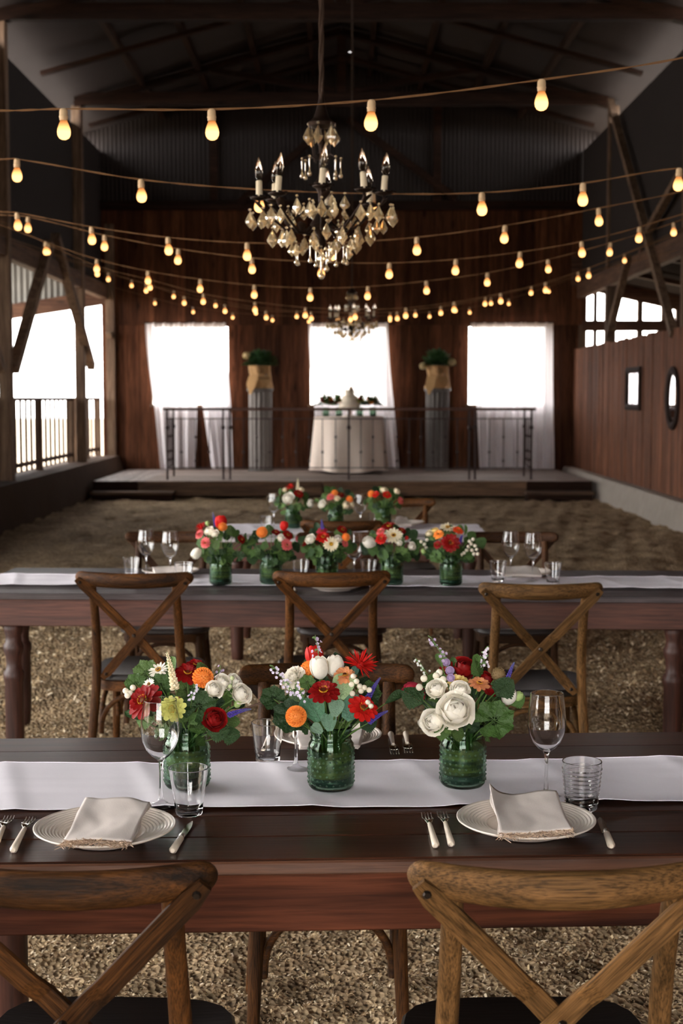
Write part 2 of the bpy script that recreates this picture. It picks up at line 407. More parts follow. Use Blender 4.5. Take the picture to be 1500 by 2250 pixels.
# right aisle beyond the boards: outer wall, shed roof and the open framed end
aisle_r = thing('side_aisle', 'dark lean-to aisle seen over the right board wall with framed bright openings', 'aisle', (5.8, YB, 0), kind='structure')
def ptY(px, py): p = at(px, py, YB); return p.x-5.8, p.z
xa = ptY(1288, 0)[0]; xb = 7.3-5.8
for p0, p1 in ((1280,1298),(1314,1322),(1339,1357),(1412,1424),(1466,1474),(1498,1510)):
    x0, x1 = ptY(p0,0)[0], ptY(p1,0)[0]
    MB().box(x0, x1, 0, .1, .2, 3.52-(x0+x1+.6)*.12).build('mullion', W_beam_z, aisle_r)
z0, z1 = ptY(0,727)[1], ptY(0,704)[1]
MB().box(xa, xb, -.02, .12, z0, z1).build('cross_rail', W_beam_x, aisle_r)
(x0, za), (x1, zb) = ptY(1290,637), ptY(1500,684); sl = (zb-za)/(x1-x0)
MB().add([(x, yy, za+sl*(x-x0)+dz) for x in (x0-.3, xb) for yy in (-.02, .1) for dz in (0, .55)],
         [(0,1,3,2),(4,6,7,5),(0,4,5,1),(2,3,7,6),(0,2,6,4),(1,5,7,3)]).build('end_header', W_beam_x, aisle_r)
MB().box(xb, xb+.05, YF-YB, 0, 0, 3.3).build('unseen_outer_siding', M_tin, aisle_r)
def shed(sgn, name, parent, xo, zt=3.80, sl=.2, mat=None):
    v = []; n = 0; n = int((YB-YF)/.076*2)
    for i in range(n+1):
        y = YF+(YB-YF)*i/n; w = .012*(1 if i % 2 else -1)
        v += [(sgn*4.38, y, zt+w), (sgn*xo, y, zt-(xo-4.22)*sl+w)]
    return MB().add(v, [(2*i,2*i+1,2*i+3,2*i+2) for i in range(n)]).build(name, mat or M_tin_pale, parent, world=True)
shed(1, 'aisle_roof', aisle_r, 7.6, 3.84); shed(1, 'added_dark_lining', aisle_r, 7.6, 3.80, .2, M_tin)  # dark sheet added below so the pale roof's underside looks unlit
for yy in (13., 15.6, 18.2, 20.8, 23.4):
    MB().bar((4.3-5.8, yy-YB, 3.68), (7.3-5.8, yy-YB, 3.08), .08, .14, (0,1,0)).build('aisle_rafter', W_beam_x, aisle_r)

# ---- left wall: kerb, posts, beam, struts, open bays
wall_left = thing('wall_left', 'open left side of timber posts and braces on a concrete ledge', 'wall', (XL, 0, 0), kind='structure')
kerb(-1, 4.0, 4.6, .53, wall_left, .03).data.materials[0] = M_conc_shade
for yy in POSTY:
    MB().cbox(-.08, .08, -.08, .08, .53, EAVE-.15, .008).build('post', W_beam_z, wall_left).location = (-.02, yy, 0)
MB().cbox(-.12, .03, YF, YB, 3.36, 3.62, .01).build('eave_beam', W_beam_y, wall_left)
corrugated(YF, YB, 3.62, 6.0, wall_left, 'clerestory_sheet', M_tin, y=-.1, axis='y')
strut(wall_left, (30,812), (108,535), XL+.06, .13); strut(wall_left, (201,806), (121,520), XL+.06, .13)
strut(wall_left, (1,812), (-60,620), XL+.06, .12)
strut(wall_left, (238,738), (262,700), XL+.05, .1)
aisle_l = thing('side_aisle', 'open lean-to aisle along the left side with corrugated tin above its end beam', 'aisle', (-5.8, YB, 0), kind='structure')
def qtY(px, py): p = at(px, py, YB); return p.x+5.8, p.z
(x0, za), (x1, zb) = qtY(27,700), qtY(240,667); sl = (zb-za)/(x1-x0)
xo = -1.55
f6 = [(0,1,3,2),(4,6,7,5),(0,4,5,1),(2,3,7,6),(0,2,6,4),(1,5,7,3)]
MB().add([(x, yy, za+sl*(x-x0)+dz) for x in (xo, x1+.05) for yy in (-.06, .1) for dz in (0, .26)], f6).build('end_header', W_beam_x, aisle_l)
corrugated(xo, x1+.08, lambda x: za+sl*(x-x0)+.2, lambda x: 4.72, aisle_l, 'end_sheet', M_tin_end, y=.08, per=.11, amp=.016)
MB().cbox(x1-.06, x1+.1, -.08, .08, 0, 4.7).build('corner_post', W_beam_z, aisle_l)
for yy in POSTY: MB().cbox(-1.5, -1.36, yy-YB-.07, yy-YB+.07, 0, 4.38).build('outer_post', W_beam_z, aisle_l)
shed(-1, 'aisle_roof', aisle_l, 7.4, 4.84, .12); shed(-1, 'added_dark_lining', aisle_l, 7.4, 4.80, .12, M_tin)  # same added dark sheet, keeping this roof's underside dim
MB().box(-1.56, -1.52, 9.0-YB, 21.5-YB, 0, 4.4).build('unseen_outer_siding', W_dark, aisle_l)  # unseen siding added to cut the daylight entering from the left
# picket panels standing in the left bays
for k, (ya, yb_, lab) in enumerate(((10.6+2.48,18.1,'nearest bay at the picture edge'), (18.3,23.3,'wide bay between the two posts'), (23.5,25.9,'narrow bay beside the back wall'))):
    fe = thing('picket_fence', 'weathered picket fence on the ledge in the '+lab, 'fence', (-4.42, (ya+yb_)/2, .53), group='picket fence panels in the open left side')
    h = (yb_-ya)/2; tall = 1.06
    MB().cbox(-.03, .03, -h, h, tall-.05, tall, .005).build('top_rail', W_beam_y, fe)
    MB().cbox(-.02, .02, -h, h, .10, .16, .005).build('bottom_rail', W_beam_y, fe)
    for yy in (-h+.05, 0, h-.05): MB().cbox(-.05, .05, -.05, .05, 0, tall, .006).build('fence_post', W_beam_z, fe).location = (0, yy, 0)
    n = int(2*h/.33); pk = MB().cbox(-.016, .016, -.03, .03, .03, tall-.04, .004).mesh('picket', W_beam_z, False)
    for i in range(1, n):
        yy = -h+2*h*i/n
        if abs(yy) > .07: inst(pk, 'picket', fe, Matrix.Translation((0, yy, 0)))

# ---- roof
ceiling = thing('ceiling', 'dark corrugated tin barn roof with timber trusses and purlins', 'roof', (0, 11.5, 7.5), kind='structure')
def roof_side(sgn, holes):
    n = int((YB+.3-YF)/.076*4); ys = [YF+(YB+.3-YF)*i/n for i in range(n+1)]
    xs = sorted(set([0., 4.76] + [h[0]+d for h in holes for d in (-.03, .03)]))
    v = []; f = []
    for y in ys:
        w = .01*math.sin(2*math.pi*(y-YF)/.076)
        for x in xs: v.append((sgn*x, y, roofz(x)+w))
    m = len(xs)
    for i in range(n):
        for k in range(m-1):
            if any(abs((xs[k]+xs[k+1])/2-h[0]) < .01 and abs((ys[i]+ys[i+1])/2-h[1]) < .035 for h in holes): continue
            f.append((i*m+k, i*m+k+1, i*m+m+k+1, i*m+m+k))
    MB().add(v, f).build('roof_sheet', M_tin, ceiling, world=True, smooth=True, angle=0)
def hole(px, py):
    d = ray(px, py); a = abs(d.x); # CAMZ + dz t = EAVE + PIT(4.25 - a t)
    t = (EAVE+PIT*4.25-CAMZ)/(d.z+PIT*a); return (a*t, d.y*t)
roof_side(-1, [hole(692,184)]); roof_side(1, [hole(769,115), hole(965,222)])
for yy in POSTY:
    M_ = W_dark
    MB().box(-4.3, 4.3, yy-.07, yy+.07, 6.28, 6.48).build('truss_chord', M_, ceiling, world=True)
    MB().box(-.07, .07, yy-.06, yy+.06, 6.48, 7.45).build('king_post', M_, ceiling, world=True)
    for s in (-1, 1):
        MB().bar((s*4.3, yy, roofz(4.3)-.12), (0, yy, roofz(0)-.12), .1, .16, (0,1,0)).build('truss_rafter', M_, ceiling, world=True)
        MB().bar((s*.1, yy, 6.5), (s*2.1, yy, roofz(2.1)-.16), .08, .12, (0,1,0)).build('truss_web', M_, ceiling, world=True)
W_pur = wood('purlin_wood', '#1f1410', '#382419', 'y', 8, .9, .2, spec=.15)
for s in (-1, 1):
    for x in (.5, 1.4, 2.3, 3.2):
        MB().box(s*x-.04, s*x+.04, YF, YB, roofz(x)-.13, roofz(x)-.02).build('purlin', W_pur, ceiling, world=True)
    for yy in POSTY:
        MB().bar((s*4.3, yy+2.6 if yy < 23 else yy+1.3, roofz(4.3)-.2), (0, yy+2.6 if yy < 23 else yy+1.3, roofz(0)-.2), .06, .12, (0,1,0)).build('roof_rafter', W_dark, ceiling, world=True)

# ---- front wall behind the camera, with the tall open doorway that lights the tables
wall_front = thing('wall_front', 'front board wall with a tall open doorway behind the viewer', 'wall', (0, YF, 0), kind='structure')
DX0, DX1, DZ = -2.2, 1.2, 3.5
MB().box(XL-.4, DX0, -.05, 0, 0, DZ).build('unseen_board_panel', W_back, wall_front); MB().box(DX1, XR+.4, -.05, 0, 0, DZ).build('unseen_board_panel', W_back, wall_front)
MB().box(XL-.4, XR+.4, -.05, 0, DZ, 6.3).build('unseen_board_panel', W_back, wall_front)
corrugated(XL-.4, XR+.4, 6.3, lambda x: roofz(x)+.02, wall_front, 'gable_sheet')
MB().box(-.12, -.1, YF, 1.0, .53, 3.4).build('unseen_board_panel', W_back, wall_left)  # unseen panel added to hold back daylight from the nearest left bays
# ---- stage
SY = 22.3
stage = thing('stage', 'low weathered grey plank stage along the back wall', 'stage', (0, SY, 0))
XS0, XS1 = -3.9, 3.93
y = 0.
while y < YB-SY-.02:
    w = min(random.uniform(.17, .21), YB-SY-y-.005)
    c = [-2.9+random.uniform(-.3,.3), .2+random.uniform(-1,1)]
    for a, q in zip([-3.1]+[c[1]], [c[1]]+[XS1]):
        MB().cbox(-(q-a)/2+.003, (q-a)/2-.003, .002, w-.002, -.03, random.uniform(-.002,.002), .003).build('plank', W_stage, stage).location = ((a+q)/2, y, STZ)
    y += w
W_stage_y = wood('stage_plank_wood_y', '#6f6460', '#b0a29c', 'y', 10, .6, .18)
x = XS0
while x < -3.12:
    w = min(.18, -3.1-x); MB().cbox(0, w-.004, 0, YB-SY-.01, -.03, random.uniform(-.002,.002), .003).build('plank', W_stage_y, stage).location = (x, 0, STZ); x += w
for a, q, m in ((XS0, -3.2, W_dark), (-3.19, -.3, W_fascia), (-.29, 2.9, W_fascia), (2.91, XS1, W_dark)):
    MB().cbox(a, q, -.045, -.002, .05, STZ-.005, .006).build('fascia_board', m, stage)
MB().box(XS0, XS1, .3, YB-SY-.05, .02, STZ-.035).build('framing', W_dark, stage)
for nm, a, q, lab in (('wooden_step', -3.88, at(388,1100,SY).x, 'dark timber step at the left end of the stage front'),
                      ('wooden_step', at(1148,1100,SY).x, 3.9, 'dark timber step at the right end of the stage front')):
    st = thing(nm, lab, 'step', ((a+q)/2, SY-.28, 0), group='timber steps in front of the stage'); h = (q-a)/2
    MB().cbox(-h, h, -.14, .17, .09, .135, .006).build('tread', W_fascia, st)
    MB().cbox(-h+.02, h-.02, -.11, .16, -.03, .09, .006).build('riser', W_dark, st)

# ---- stage railing
M_handrail = wood('handrail_wood', '#3f2419', '#6a4231', 'x', 10, .5, .1)
RY = 22.65
rail = thing('stage_railing', 'black iron stage railing with a brown wooden handrail and knuckled balusters', 'railing', (0, RY, STZ))
xa, xb = at(366,1060,RY).x, at(1168,1060,RY).x; HT = 1.40-STZ
MB().cbox(xa-.05, xb+.05, -.035, .035, HT-.02, HT+.025, .008).build('handrail', M_handrail, rail)
for sx, X in ((1, xa), (-1, xb)): MB().cbox(X-.035, X+.035, .036, 1.0, HT-.02, HT+.025, .008).build('handrail', M_handrail, rail)
for z in (.19, .97):
    MB().box(xa, xb, -.008, .008, z-.008, z+.008).build('cross_bar', M_iron, rail)
    for X in (xa, xb): MB().box(X-.008, X+.008, 0, 1.0, z-.008, z+.008).build('cross_bar', M_iron, rail)
post = MB().box(-.016, .016, -.016, .016, 0, HT-.02).mesh('rail_post', M_iron, False)
knuck = MB().ball((0,0,0), .034, 8, 6, (1,1,1.25)).mesh('knuckle', M_iron)
balu = MB().box(-.007, .007, -.007, .007, .19, .97).mesh('baluster', M_iron, False)
def rpost(x, y): o = inst(post, 'rail_post', rail, Matrix.Translation((x, y, 0))); inst(knuck, 'knuckle', o, Matrix.Translation((0,0,.83)))
PX = [at(p,1060,RY).x for p in (368, 491, 506, 766, 1030, 1043, 1166)]
for x in PX: rpost(x, 0)
for X in (xa, xb): rpost(X, 1.0)
def bal(x, y, k):
    o = inst(balu, 'baluster', rail, Matrix.Translation((x, y, 0)))
    for z in ((.44,) if k % 2 else (.3, .68)): inst(knuck, 'knuckle', o, Matrix.Translation((0,0,z)) @ Matrix.Scale(.62, 4))
for a, q in zip(PX, PX[1:]):
    n = round((q-a)/.2)
    for i in range(1, n): bal(a+(q-a)*i/n, 0, i)
for X in (xa, xb):
    for i in range(1, 5): bal(X, .2*i, i)

# ---- curtains
def curtain(win, side, top, sill, bot, lab):
    Y = YB-.14-.09*side
    def fn(u, v):
        z = 2.93*(1-v)+(STZ+.015)*v
        s = (2.93-SILL)/(2.93-STZ); 
        def lp(i):
            t, m, q = (at(k[i], 800, YB).x for k in (top, sill, bot))
            return t+(m-t)*(v/s)**1.6 if v < s else m+(q-m)*((v-s)/(1-s))
        l, r = lp(0), lp(1); x = l+(r-l)*u
        return (x, Y+.035*math.sin(u*22+win*2+side)*(.4+.6*v)+.012*math.sin(u*51+v*3), z)
    b = MB().grid(fn, 56, 30)
    t = thing('curtain', lab, 'curtain', ((b.v[0][0]+b.v[56][0])/2, Y, STZ), group='sheer white curtains on the back wall')
    b.build('cloth', M_white_cloth, t, smooth=True, world=True, angle=0)
    xs = [p[0] for p in b.v[:57]]
    MB().tube([(min(xs)-.03, 0, 2.93-STZ), (max(xs)+.03, 0, 2.93-STZ)], .012, 8).build('curtain_rod', M_iron, t)
sd = ('left', 'right')
curtain(0, 0, (322,413), (340,434), (352,429), 'left sheer white curtain panel of the left back window')
curtain(0, 1, (411,498), (446,509), (466,513), 'right sheer white curtain panel of the left back window, swept aside')
curtain(1, 0, (678,766), (690,768), (696,760), 'left sheer white curtain panel behind the cake table')
curtain(1, 1, (763,851), (770,864), (790,877), 'right sheer white curtain panel beside the cake table')
curtain(2, 0, (1032,1122), (1046,1131), (1053,1134), 'left sheer white curtain panel of the right back window')
curtain(2, 1, (1120,1210), (1128,1213), (1131,1217), 'right sheer white curtain panel of the right back window')

# ---- mirrors on the right wall
M_mirror = plain('mirror_glass', (.9,.9,.92,1), .01, 1.0)
M_mframe = plain('dark_mirror_frame', '#2a1d19', .7, var=.2, spec=.15)
def mirror(shape, pxs, pys, lab):
    a, q = atx(pxs[0], pys[0], XR-.04), atx(pxs[1], pys[1], XR-.04)
    yc, hy = (a.y+q.y)/2, abs(a.y-q.y)/2; zc, hz = (a.z+q.z)/2, abs(a.z-q.z)/2
    t = thing('wall_mirror', lab, 'mirror', (XR-.035, yc, zc))
    n = 4 if shape == 'rect' else 32
    def ring(s, x):
        if shape == 'rect': return [(x, sy*(hy-s), sz*(hz-s)) for sy, sz in ((1,1),(-1,1),(-1,-1),(1,-1))]
        return [(x, (hy-s)*math.cos(2*math.pi*k/32), (hz-s)*math.sin(2*math.pi*k/32)) for k in range(32)]
    w = .09; v = ring(0, 0)+ring(0, -.03)+ring(w*.5, -.045)+ring(w, -.03)+ring(w, 0)
    f = [(j*n+k, j*n+(k+1) % n, (j+1)*n+(k+1) % n, (j+1)*n+k) for j in range(4) for k in range(n)]
    MB().add(v, f).build('mirror_frame', M_mframe, t)
    MB().add(ring(w-.005, -.012), [tuple(range(n))]).build('mirror_glass', M_mirror, t)
mirror('rect', (1377,1407), (808,902), 'rectangular dark framed mirror on the right board wall')
mirror('oval', (1466,1491), (806,946), 'tall oval dark framed mirror on the right board wall')
# ================================================================== tables
TZ = .76
W_top = wood('espresso_table_top', '#24120b', '#452617', 'x', 11, .34, .22, .12, spec=.35)
W_apron = wood('red_brown_apron', '#2a130b', '#633521', 'x', 10, .6, .15, .15, spec=.1)
W_leg = wood('dark_table_leg', '#2c1813', '#4f2c21', 'z', 12, .5, .12)
W_top2 = wood('grey_table_top', '#2e2826', '#54484a', 'x', 11, .5, .2, .15)
W_apron2 = wood('mauve_brown_apron', '#3a221b', '#643c30', 'x', 9, .55, .1, .15)
W_top3 = wood('whitewashed_table_top', '#a99fa2', '#d8d0d0', 'x', 11, .5, .1, .1)
M_run = plain('white_linen_runner', '#efeaf1', .85, var=.05, vscale=3, bump=.03, bscale=60)
def leg_profile():
    return [(.033,0),(.040,.02),(.043,.06),(.046,.09),(.046,.36),(.052,.375),(.052,.40),(.040,.415),(.037,.44),(.040,.47),(.050,.50),(.050,.52),(.040,.535),(.038,.56),(.047,.585),(.047,.62)]
def table(label, cx, cy, rz, L, D, mt, ma, nplank, overx=.2, rear=0, slab=.028):
    t = thing('farm_table', label, 'table', (cx, cy, 0), rz, 'long farm tables in the barn')
    w = D/nplank
    for i in range(nplank):
        y0 = -D/2+i*w
        MB().cbox(-L/2, L/2, y0+.0012, y0+w-.0012, TZ-slab, TZ-random.uniform(0,.0012), .002).build('plank', mt, t)
    a0, a1 = TZ-slab-.118, TZ-slab
    for s in (-1, 1):
        MB().cbox(-L/2+.04, L/2-.04, s*(D/2-.04)-.012, s*(D/2-.04)+.012, a0, a1, .003).build('apron', ma, t)
        MB().cbox(s*(L/2-.06)-.012, s*(L/2-.06)+.012, -D/2+.053, D/2-.053, a0, a1, .003).build('end_apron', ma, t)
    lm = MB().lathe([(r_*.88, z_) for r_, z_ in leg_profile()], 16).mesh('leg', W_leg)
    for sx in (-1, 1):
        for sy in (-1, 1): inst(lm, 'leg', t, Matrix.Translation((sx*(L/2-overx+(rear if sy > 0 else 0)), sy*(D/2-.1), 0)))
    return t
t1 = table('dark stained plank farm table nearest the camera with three jar bouquets', .50, 3.005, R(2.4), 3.0, .945, W_top, W_apron, 7, .22)
MB().cbox(-1.5, 1.5, -.4825, -.4735, TZ-.027, TZ-.002, .003).build('edge_strip', wood('worn_lit_table_edge', '#3f2418', '#7a5038', 'x', 10, .5, .1), t1)  # lighter brown strip: warm light on the edge put into colour, plus wear
t2 = table('grey topped farm table in the middle with five jar bouquets', .01, 6.40, R(-2.2), 3.25, .90, W_top2, W_apron2, 6, .205, rear=.15)
t3 = table('short whitewashed table farthest back with three jar bouquets', .07, 8.87, 0, 1.64, .92, W_top3, W_apron2, 6, .12)
def runner(t, label, y0, y1, L, drop=.0, seed=0):
    r = thing('table_runner', label, 'table runner', (t.location.x, t.location.y, TZ), t.rotation_euler.z, 'white runners on the long tables')
    def fn(u, v):
        s = (u-.5)*(L+2*drop); x = max(-L/2-.012, min(L/2+.012, s)); dz = -max(0, abs(s)-L/2-.012)
        y = y0+(y1-y0)*v + .004*math.sin(s*5+seed)
        n = mnoise.noise((s*2.2+seed, y*9, 0)); n2 = mnoise.noise((s*9, y*3+seed, 4))
        crease = .003*math.exp(-((s*1.0+.25*y-.3*round((s+.25*y)/.3))*40)**2)
        z = .0045 + max(-.003, .006*n + .0025*n2 + .002*mnoise.noise((s*1.2+y*14, y*22, seed))) + crease
        return (x, y, z+dz)
    b = MB().grid(fn, 300, 24); b.build('cloth', M_run, r, smooth=True, angle=0)
    hem = MB()
    for v in (0, 1): hem.tube([tuple(Vector(fn(i/300, v))+Vector((0,0,.0006))) for i in range(0, 301, 3)], .0009, 5)
    hem.build('hem', M_run, r, smooth=True)
    return r
runner(t1, 'white linen runner along the nearest dark table', -.16, .195, 2.98, 0, 1)
runner(t2, 'pale linen runner along the middle table', -.21, .17, 3.24, 0, 5)
runner(t3, 'pale linen runner on the short table farthest back', -.26, .36, 1.63, .0, 9)

# ================================================================== cross-back chairs
M_bolt = plain('dark_bolt', '#3a332e', .35, .9)
def make_chair(label, tone):
    c1, c2, s1, s2 = {'dark': ('#1e1209','#5f3a1a','#120d0c','#1f1714'), 'honey': ('#453018','#7d5a35','#120e0d','#1f1815'),
                      'mid': ('#2c190b','#6b421e','#221b17','#3a3028'), 'far': ('#301e14','#55361f','#332b29','#4d4442')}[tone]
    kx = 'chair_%s_' % tone
    if kx+'x' not in MATS:
        wood(kx+'x', c1, c2, 'x', 26, .5, .12, .5, False, 15, .3, spec=.14); wood(kx+'z', c1, c2, 'z', 26, .55, .2, .5, False, 15, .3, spec=.12)
        wood(kx+'s', s1, s2, 'x', 14, .4, .12, .2, False); wood(kx+'y', c1, c2, 'y', 20, .5, .15, .3, False)
    WX, WZ, WS, WY = (MATS[kx+k] for k in 'xzsy')
    t = thing('cross_back_chair', label, 'chair', group='bentwood cross-back chairs')
    # top rail: bowed, oval, rounded ends
    n = 28; v = []; f = []; m = 14
    for i in range(n+1):
        t_ = -1+2*i/n; u = math.copysign(1-(1-abs(t_))**2, t_); x = .236*u
        y = -.275-.058*(1-u*u); zc = .862+.008*u*u
        e = math.sqrt(max(0., 1-max(0., (abs(u)-.88)/.12)**2)); hh = (.031-.004*u*u)*max(e, .05); hw = (.0155+.004*(1-u*u))*max(e, .05)
        a = .16 + .0
        for k in range(m):
            p = 2*math.pi*k/m; cx_, sx_ = math.cos(p), math.sin(p)
            yy, zz = hw*cx_, hh*sx_
            v.append((x, y+yy*math.cos(a)-zz*math.sin(a), zc+yy*math.sin(a)+zz*math.cos(a)))
    for i in range(n):
        for k in range(m): f.append((i*m+k, i*m+(k+1) % m, (i+1)*m+(k+1) % m, (i+1)*m+k))
    f += [tuple(range(m))[::-1], tuple(n*m+k for k in range(m))]
    MB().add(v, f).build('top_rail', WX, t, smooth=True, angle=60)
    # rear legs: bent poles carrying the rail
    for s in (-1, 1):
        pts = [(s*.205,-.262,0),(s*.190,-.225,.2),(s*.176,-.20,.40),(s*.172,-.197,.50),(s*.167,-.22,.64),(s*.166,-.262,.77),(s*.168,-.290,.845)]
        P = []
        for a, b_ in zip(pts, pts[1:]):
            for q in range(4): P.append(Vector(a).lerp(Vector(b_), q/4))
        P.append(Vector(pts[-1])); 
        for _ in range(3): P = [P[0]]+[(P[i-1]+P[i]*2+P[i+1])/4 for i in range(1, len(P)-1)]+[P[-1]]
        MB().tube(P, [.0165+.0025*math.sin(min(1, p.z/.86)*math.pi) for p in P], 12).build('rear_leg', WZ, t, smooth=True, angle=60)
    # cross slats
    for s in (-1, 1):
        p0 = Vector((s*.222, -.315, .868)); p1 = Vector((-s*.145, -.222, .455))
        d = p1-p0; L = d.length; dn = d.normalized(); yn = Vector((0,-1,-.22)); yn = (yn-dn*dn.dot(yn)).normalized(); xn = yn.cross(dn)
        off = .006 if s > 0 else -.006
        rows = 16; v = []; f = []
        for i in range(rows+1):
            q = i/rows; bow = .042*math.sin(math.pi*min(1,q*1.05))*(.4 if q < .5 else .75)
            end = min(q, 1-q)*L; w = .0185*min(1, math.sqrt(max(0, 1-(1-min(1, (end+.004)/.0185))**2)))
            y = off*math.sin(math.pi*q)-bow*.55
            for a, e in ((-w, .0045), (w, .0045), (w, -.0045), (-w, -.0045)): v.append((a, y*-1+e, (q*L)))
        for i in range(rows):
            for k in range(4): f.append((i*4+k, i*4+(k+1) % 4, i*4+4+(k+1) % 4, i*4+4+k))
        f += [(3,2,1,0), tuple(rows*4+k for k in range(4))]
        o = MB().add(v, f).build('cross_slat', WZ, t)
        o.matrix_basis = Matrix.Translation(p0) @ Matrix((xn, -yn, dn)).transposed().to_4x4()
        for q, zz in ((.035, 0), (.955, 0)):
            MB().lathe([(0,.004),(.005,.004),(.007,.001),(.007,-.001),(0,-.001)], 8).build('bolt', M_bolt, o).matrix_basis = Matrix.Translation((0, -.0055 if 1 else 0, q*L)) @ Matrix.Rotation(R(90), 4, 'X')
    MB().lathe([(0,.006),(.005,.006),(.008,.002),(.008,-.002),(0,-.002)], 8).build('centre_bolt', M_bolt, t).matrix_basis = Matrix.Translation((0,-.297,.640)) @ Matrix.Rotation(R(90), 4, 'X')
    # seat: rounded trapezoid
    v = []; n = 40
    def outline(sc):
        o = []
        for k in range(n):
            a = 2*math.pi*k/n; c, s_ = math.cos(a), math.sin(a)
            r = 1/((abs(c)**4+abs(s_)**4)**.25); y = .215*r*s_; x = .215*r*c*(1-.07*(-y)/.215)
            o.append((x*sc, y*sc))
        return o
    for sc, z in ((.96,.437),(1,.444),(1,.458),(.97,.466),(.80,.462),(.5,.456),(.01,.455)):
        v += [(x, y, z) for x, y in outline(sc)]
    f = [(j*n+k, j*n+(k+1) % n, (j+1)*n+(k+1) % n, (j+1)*n+k) for j in range(6) for k in range(n)]+[tuple(range(n))[::-1]]
    MB().add(v, f).build('seat', WS, t, smooth=True, angle=50)
    v = []
    for sc, z in ((.90,.395),(.93,.395),(.93,.437),(.90,.437)): v += [(x, y, z) for x, y in outline(sc)]
    MB().add(v, [(j*n+k, j*n+(k+1) % n, ((j+1) % 4)*n+(k+1) % n, ((j+1) % 4)*n+k) for j in range(4) for k in range(n)]).build('seat_frame', WX, t, smooth=True)
    for s in (-1, 1):
        MB().tube([(s*.185,.205,0),(s*.178,.185,.15),(s*.172,.172,.30),(s*.168,.165,.425)], [.0135,.016,.018,.019], 12).build('front_leg', WZ, t, smooth=True, angle=60)
    # bentwood hoops below the seat
    def hoop(p0, p1, h, name='hoop'):
        p0, p1 = Vector(p0), Vector(p1); P = []
        for i in range(21):
            a = math.pi*i/20; q = (1-math.cos(a))/2; P.append(p0.lerp(p1, q)+Vector((0,0,h*math.sin(a)**.8)))
        MB().tube(P, .0105, 8).build(name, WX, t, smooth=True, angle=60)
    hoop((-.155,.165,.22), (.155,.165,.22), .165); hoop((-.16,-.185,.22), (.16,-.185,.22), .165)
    for s in (-1, 1): hoop((s*.165,-.165,.22), (s*.16,.145,.22), .165)
    return t
CH = {}
def chair(tone, label, x, yrail, face, rz=0, dz=0):
    if tone not in CH: c = CH[tone] = make_chair(label, tone)
    else: c = dup(CH[tone], label)
    s = 1 if face > 0 else -1
    c.location = (x, yrail+s*.315, dz); c.rotation_euler = (0, 0, rz + (0 if face > 0 else math.pi)); return c
chair('dark', 'dark brown cross-back chair at the lower left, tucked under the nearest table', -.413, 2.07, 1, R(-2))
chair('honey', 'honey brown cross-back chair at the lower right, tucked under the nearest table', .328, 2.07, 1, R(1.5))
chair('dark', 'cross-back chair on the far side of the nearest table facing the camera', -.035, 3.80, -1, R(1), -.02)
chair('mid', 'orange brown cross-back chair at the left of the middle table, back to camera', -.805, 5.55, 1, R(-3), .01)
chair('mid', 'orange brown cross-back chair at the centre of the middle table, back to camera', -.049, 5.58, 1, R(2), .01)
chair('honey', 'honey brown cross-back chair at the right of the middle table, back to camera', .753, 5.30, 1, R(0))
chair('far', 'cross-back chair behind the left end of the middle table behind two wine glasses', -.875, 7.38, -1, R(2))
chair('far', 'cross-back chair behind the centre of the middle table, its seat under the tabletop', .0, 7.34, -1)
chair('far', 'cross-back chair behind the right end of the middle table behind two wine glasses', .875, 7.36, -1, R(-2))
chair('mid', 'cross-back chair at the near side of the farthest table, seen between bouquets', .0, 8.02, 1)
chair('mid', 'cross-back chair behind the right end of the farthest table', .41, 9.80, -1)

# ================================================================== tableware
M_glass = glass('clear_glass'); M_plate = plain('cream_stoneware', '#e9ded2', .22, var=.03)
M_steel = plain('polished_steel', '#b9b2a8', .18, 1.0); M_ivory = plain('ivory_handle', '#e6d8c4', .35)
M_nap = plain('blush_linen', '#eadfd7', .9, bump=.04, bscale=300, translucent=.1)
M_fringe = plain('frayed_linen_fringe', '#cdb49c', .95)
_cache = {}
def wineglass_mesh():
    if 'wg' in _cache: return _cache['wg']
    o = [(0,0),(.033,.0005),(.0345,.0018),(.033,.003),(.02,.006),(.009,.010),(.0048,.018),(.0036,.035),(.0034,.07),(.0042,.090),(.008,.098),(.018,.105),(.029,.118),(.037,.136),(.040,.155),(.0395,.175),(.0365,.198),(.0337,.2190),(.0336,.2200),(.0334,.2205)]
    i = [(.0328,.2205),(.0326,.2200),(.0326,.2190),(.0355,.198),(.0385,.175),(.039,.155),(.036,.1365),(.028,.119),(.0175,.107),(.008,.1015),(0,.100)]
    _cache['wg'] = MB().lathe(o+i, 40).mesh('wine_glass', M_glass, weld=True); return _cache['wg']
def tumbler_mesh(rt, rb, h, rings=0):
    k = ('tm', rt, rb, h, rings)
    if k in _cache: return _cache[k]
    o = [(0,0),(rb*.9,0),(rb,.003)]; m = 12
    o += [(rb+(rt-rb)*(q/m)**1.15, .003+(h-.003)*q/m) for q in range(1, m+1)]
    o += [(rt, h+.001), (rt-.0003, h+.0016)]; i = [(rt-.0014, h+.0016), (rt-.0018, h+.001), (rt-.0019, h-.0005)]+[(rb+(rt-rb)*(q/m)**1.15-.0019, .003+(h-.003)*q/m) for q in range(m-1, 1, -1)]+[(rb*.7,.010),(0,.009)]
    _cache[k] = MB().lathe(o+i, 40).mesh('tumbler', M_glass, weld=True); return _cache[k]
def wineglass(px, py, label, z=TZ, sc=1.0):
    o = inst(wineglass_mesh(), 'wine_glass'); o.location = gz(px, py, z+.001); o.scale = (sc,)*3
    return tag(o, label, 'wine glass', 'stemmed wine glasses on the tables')
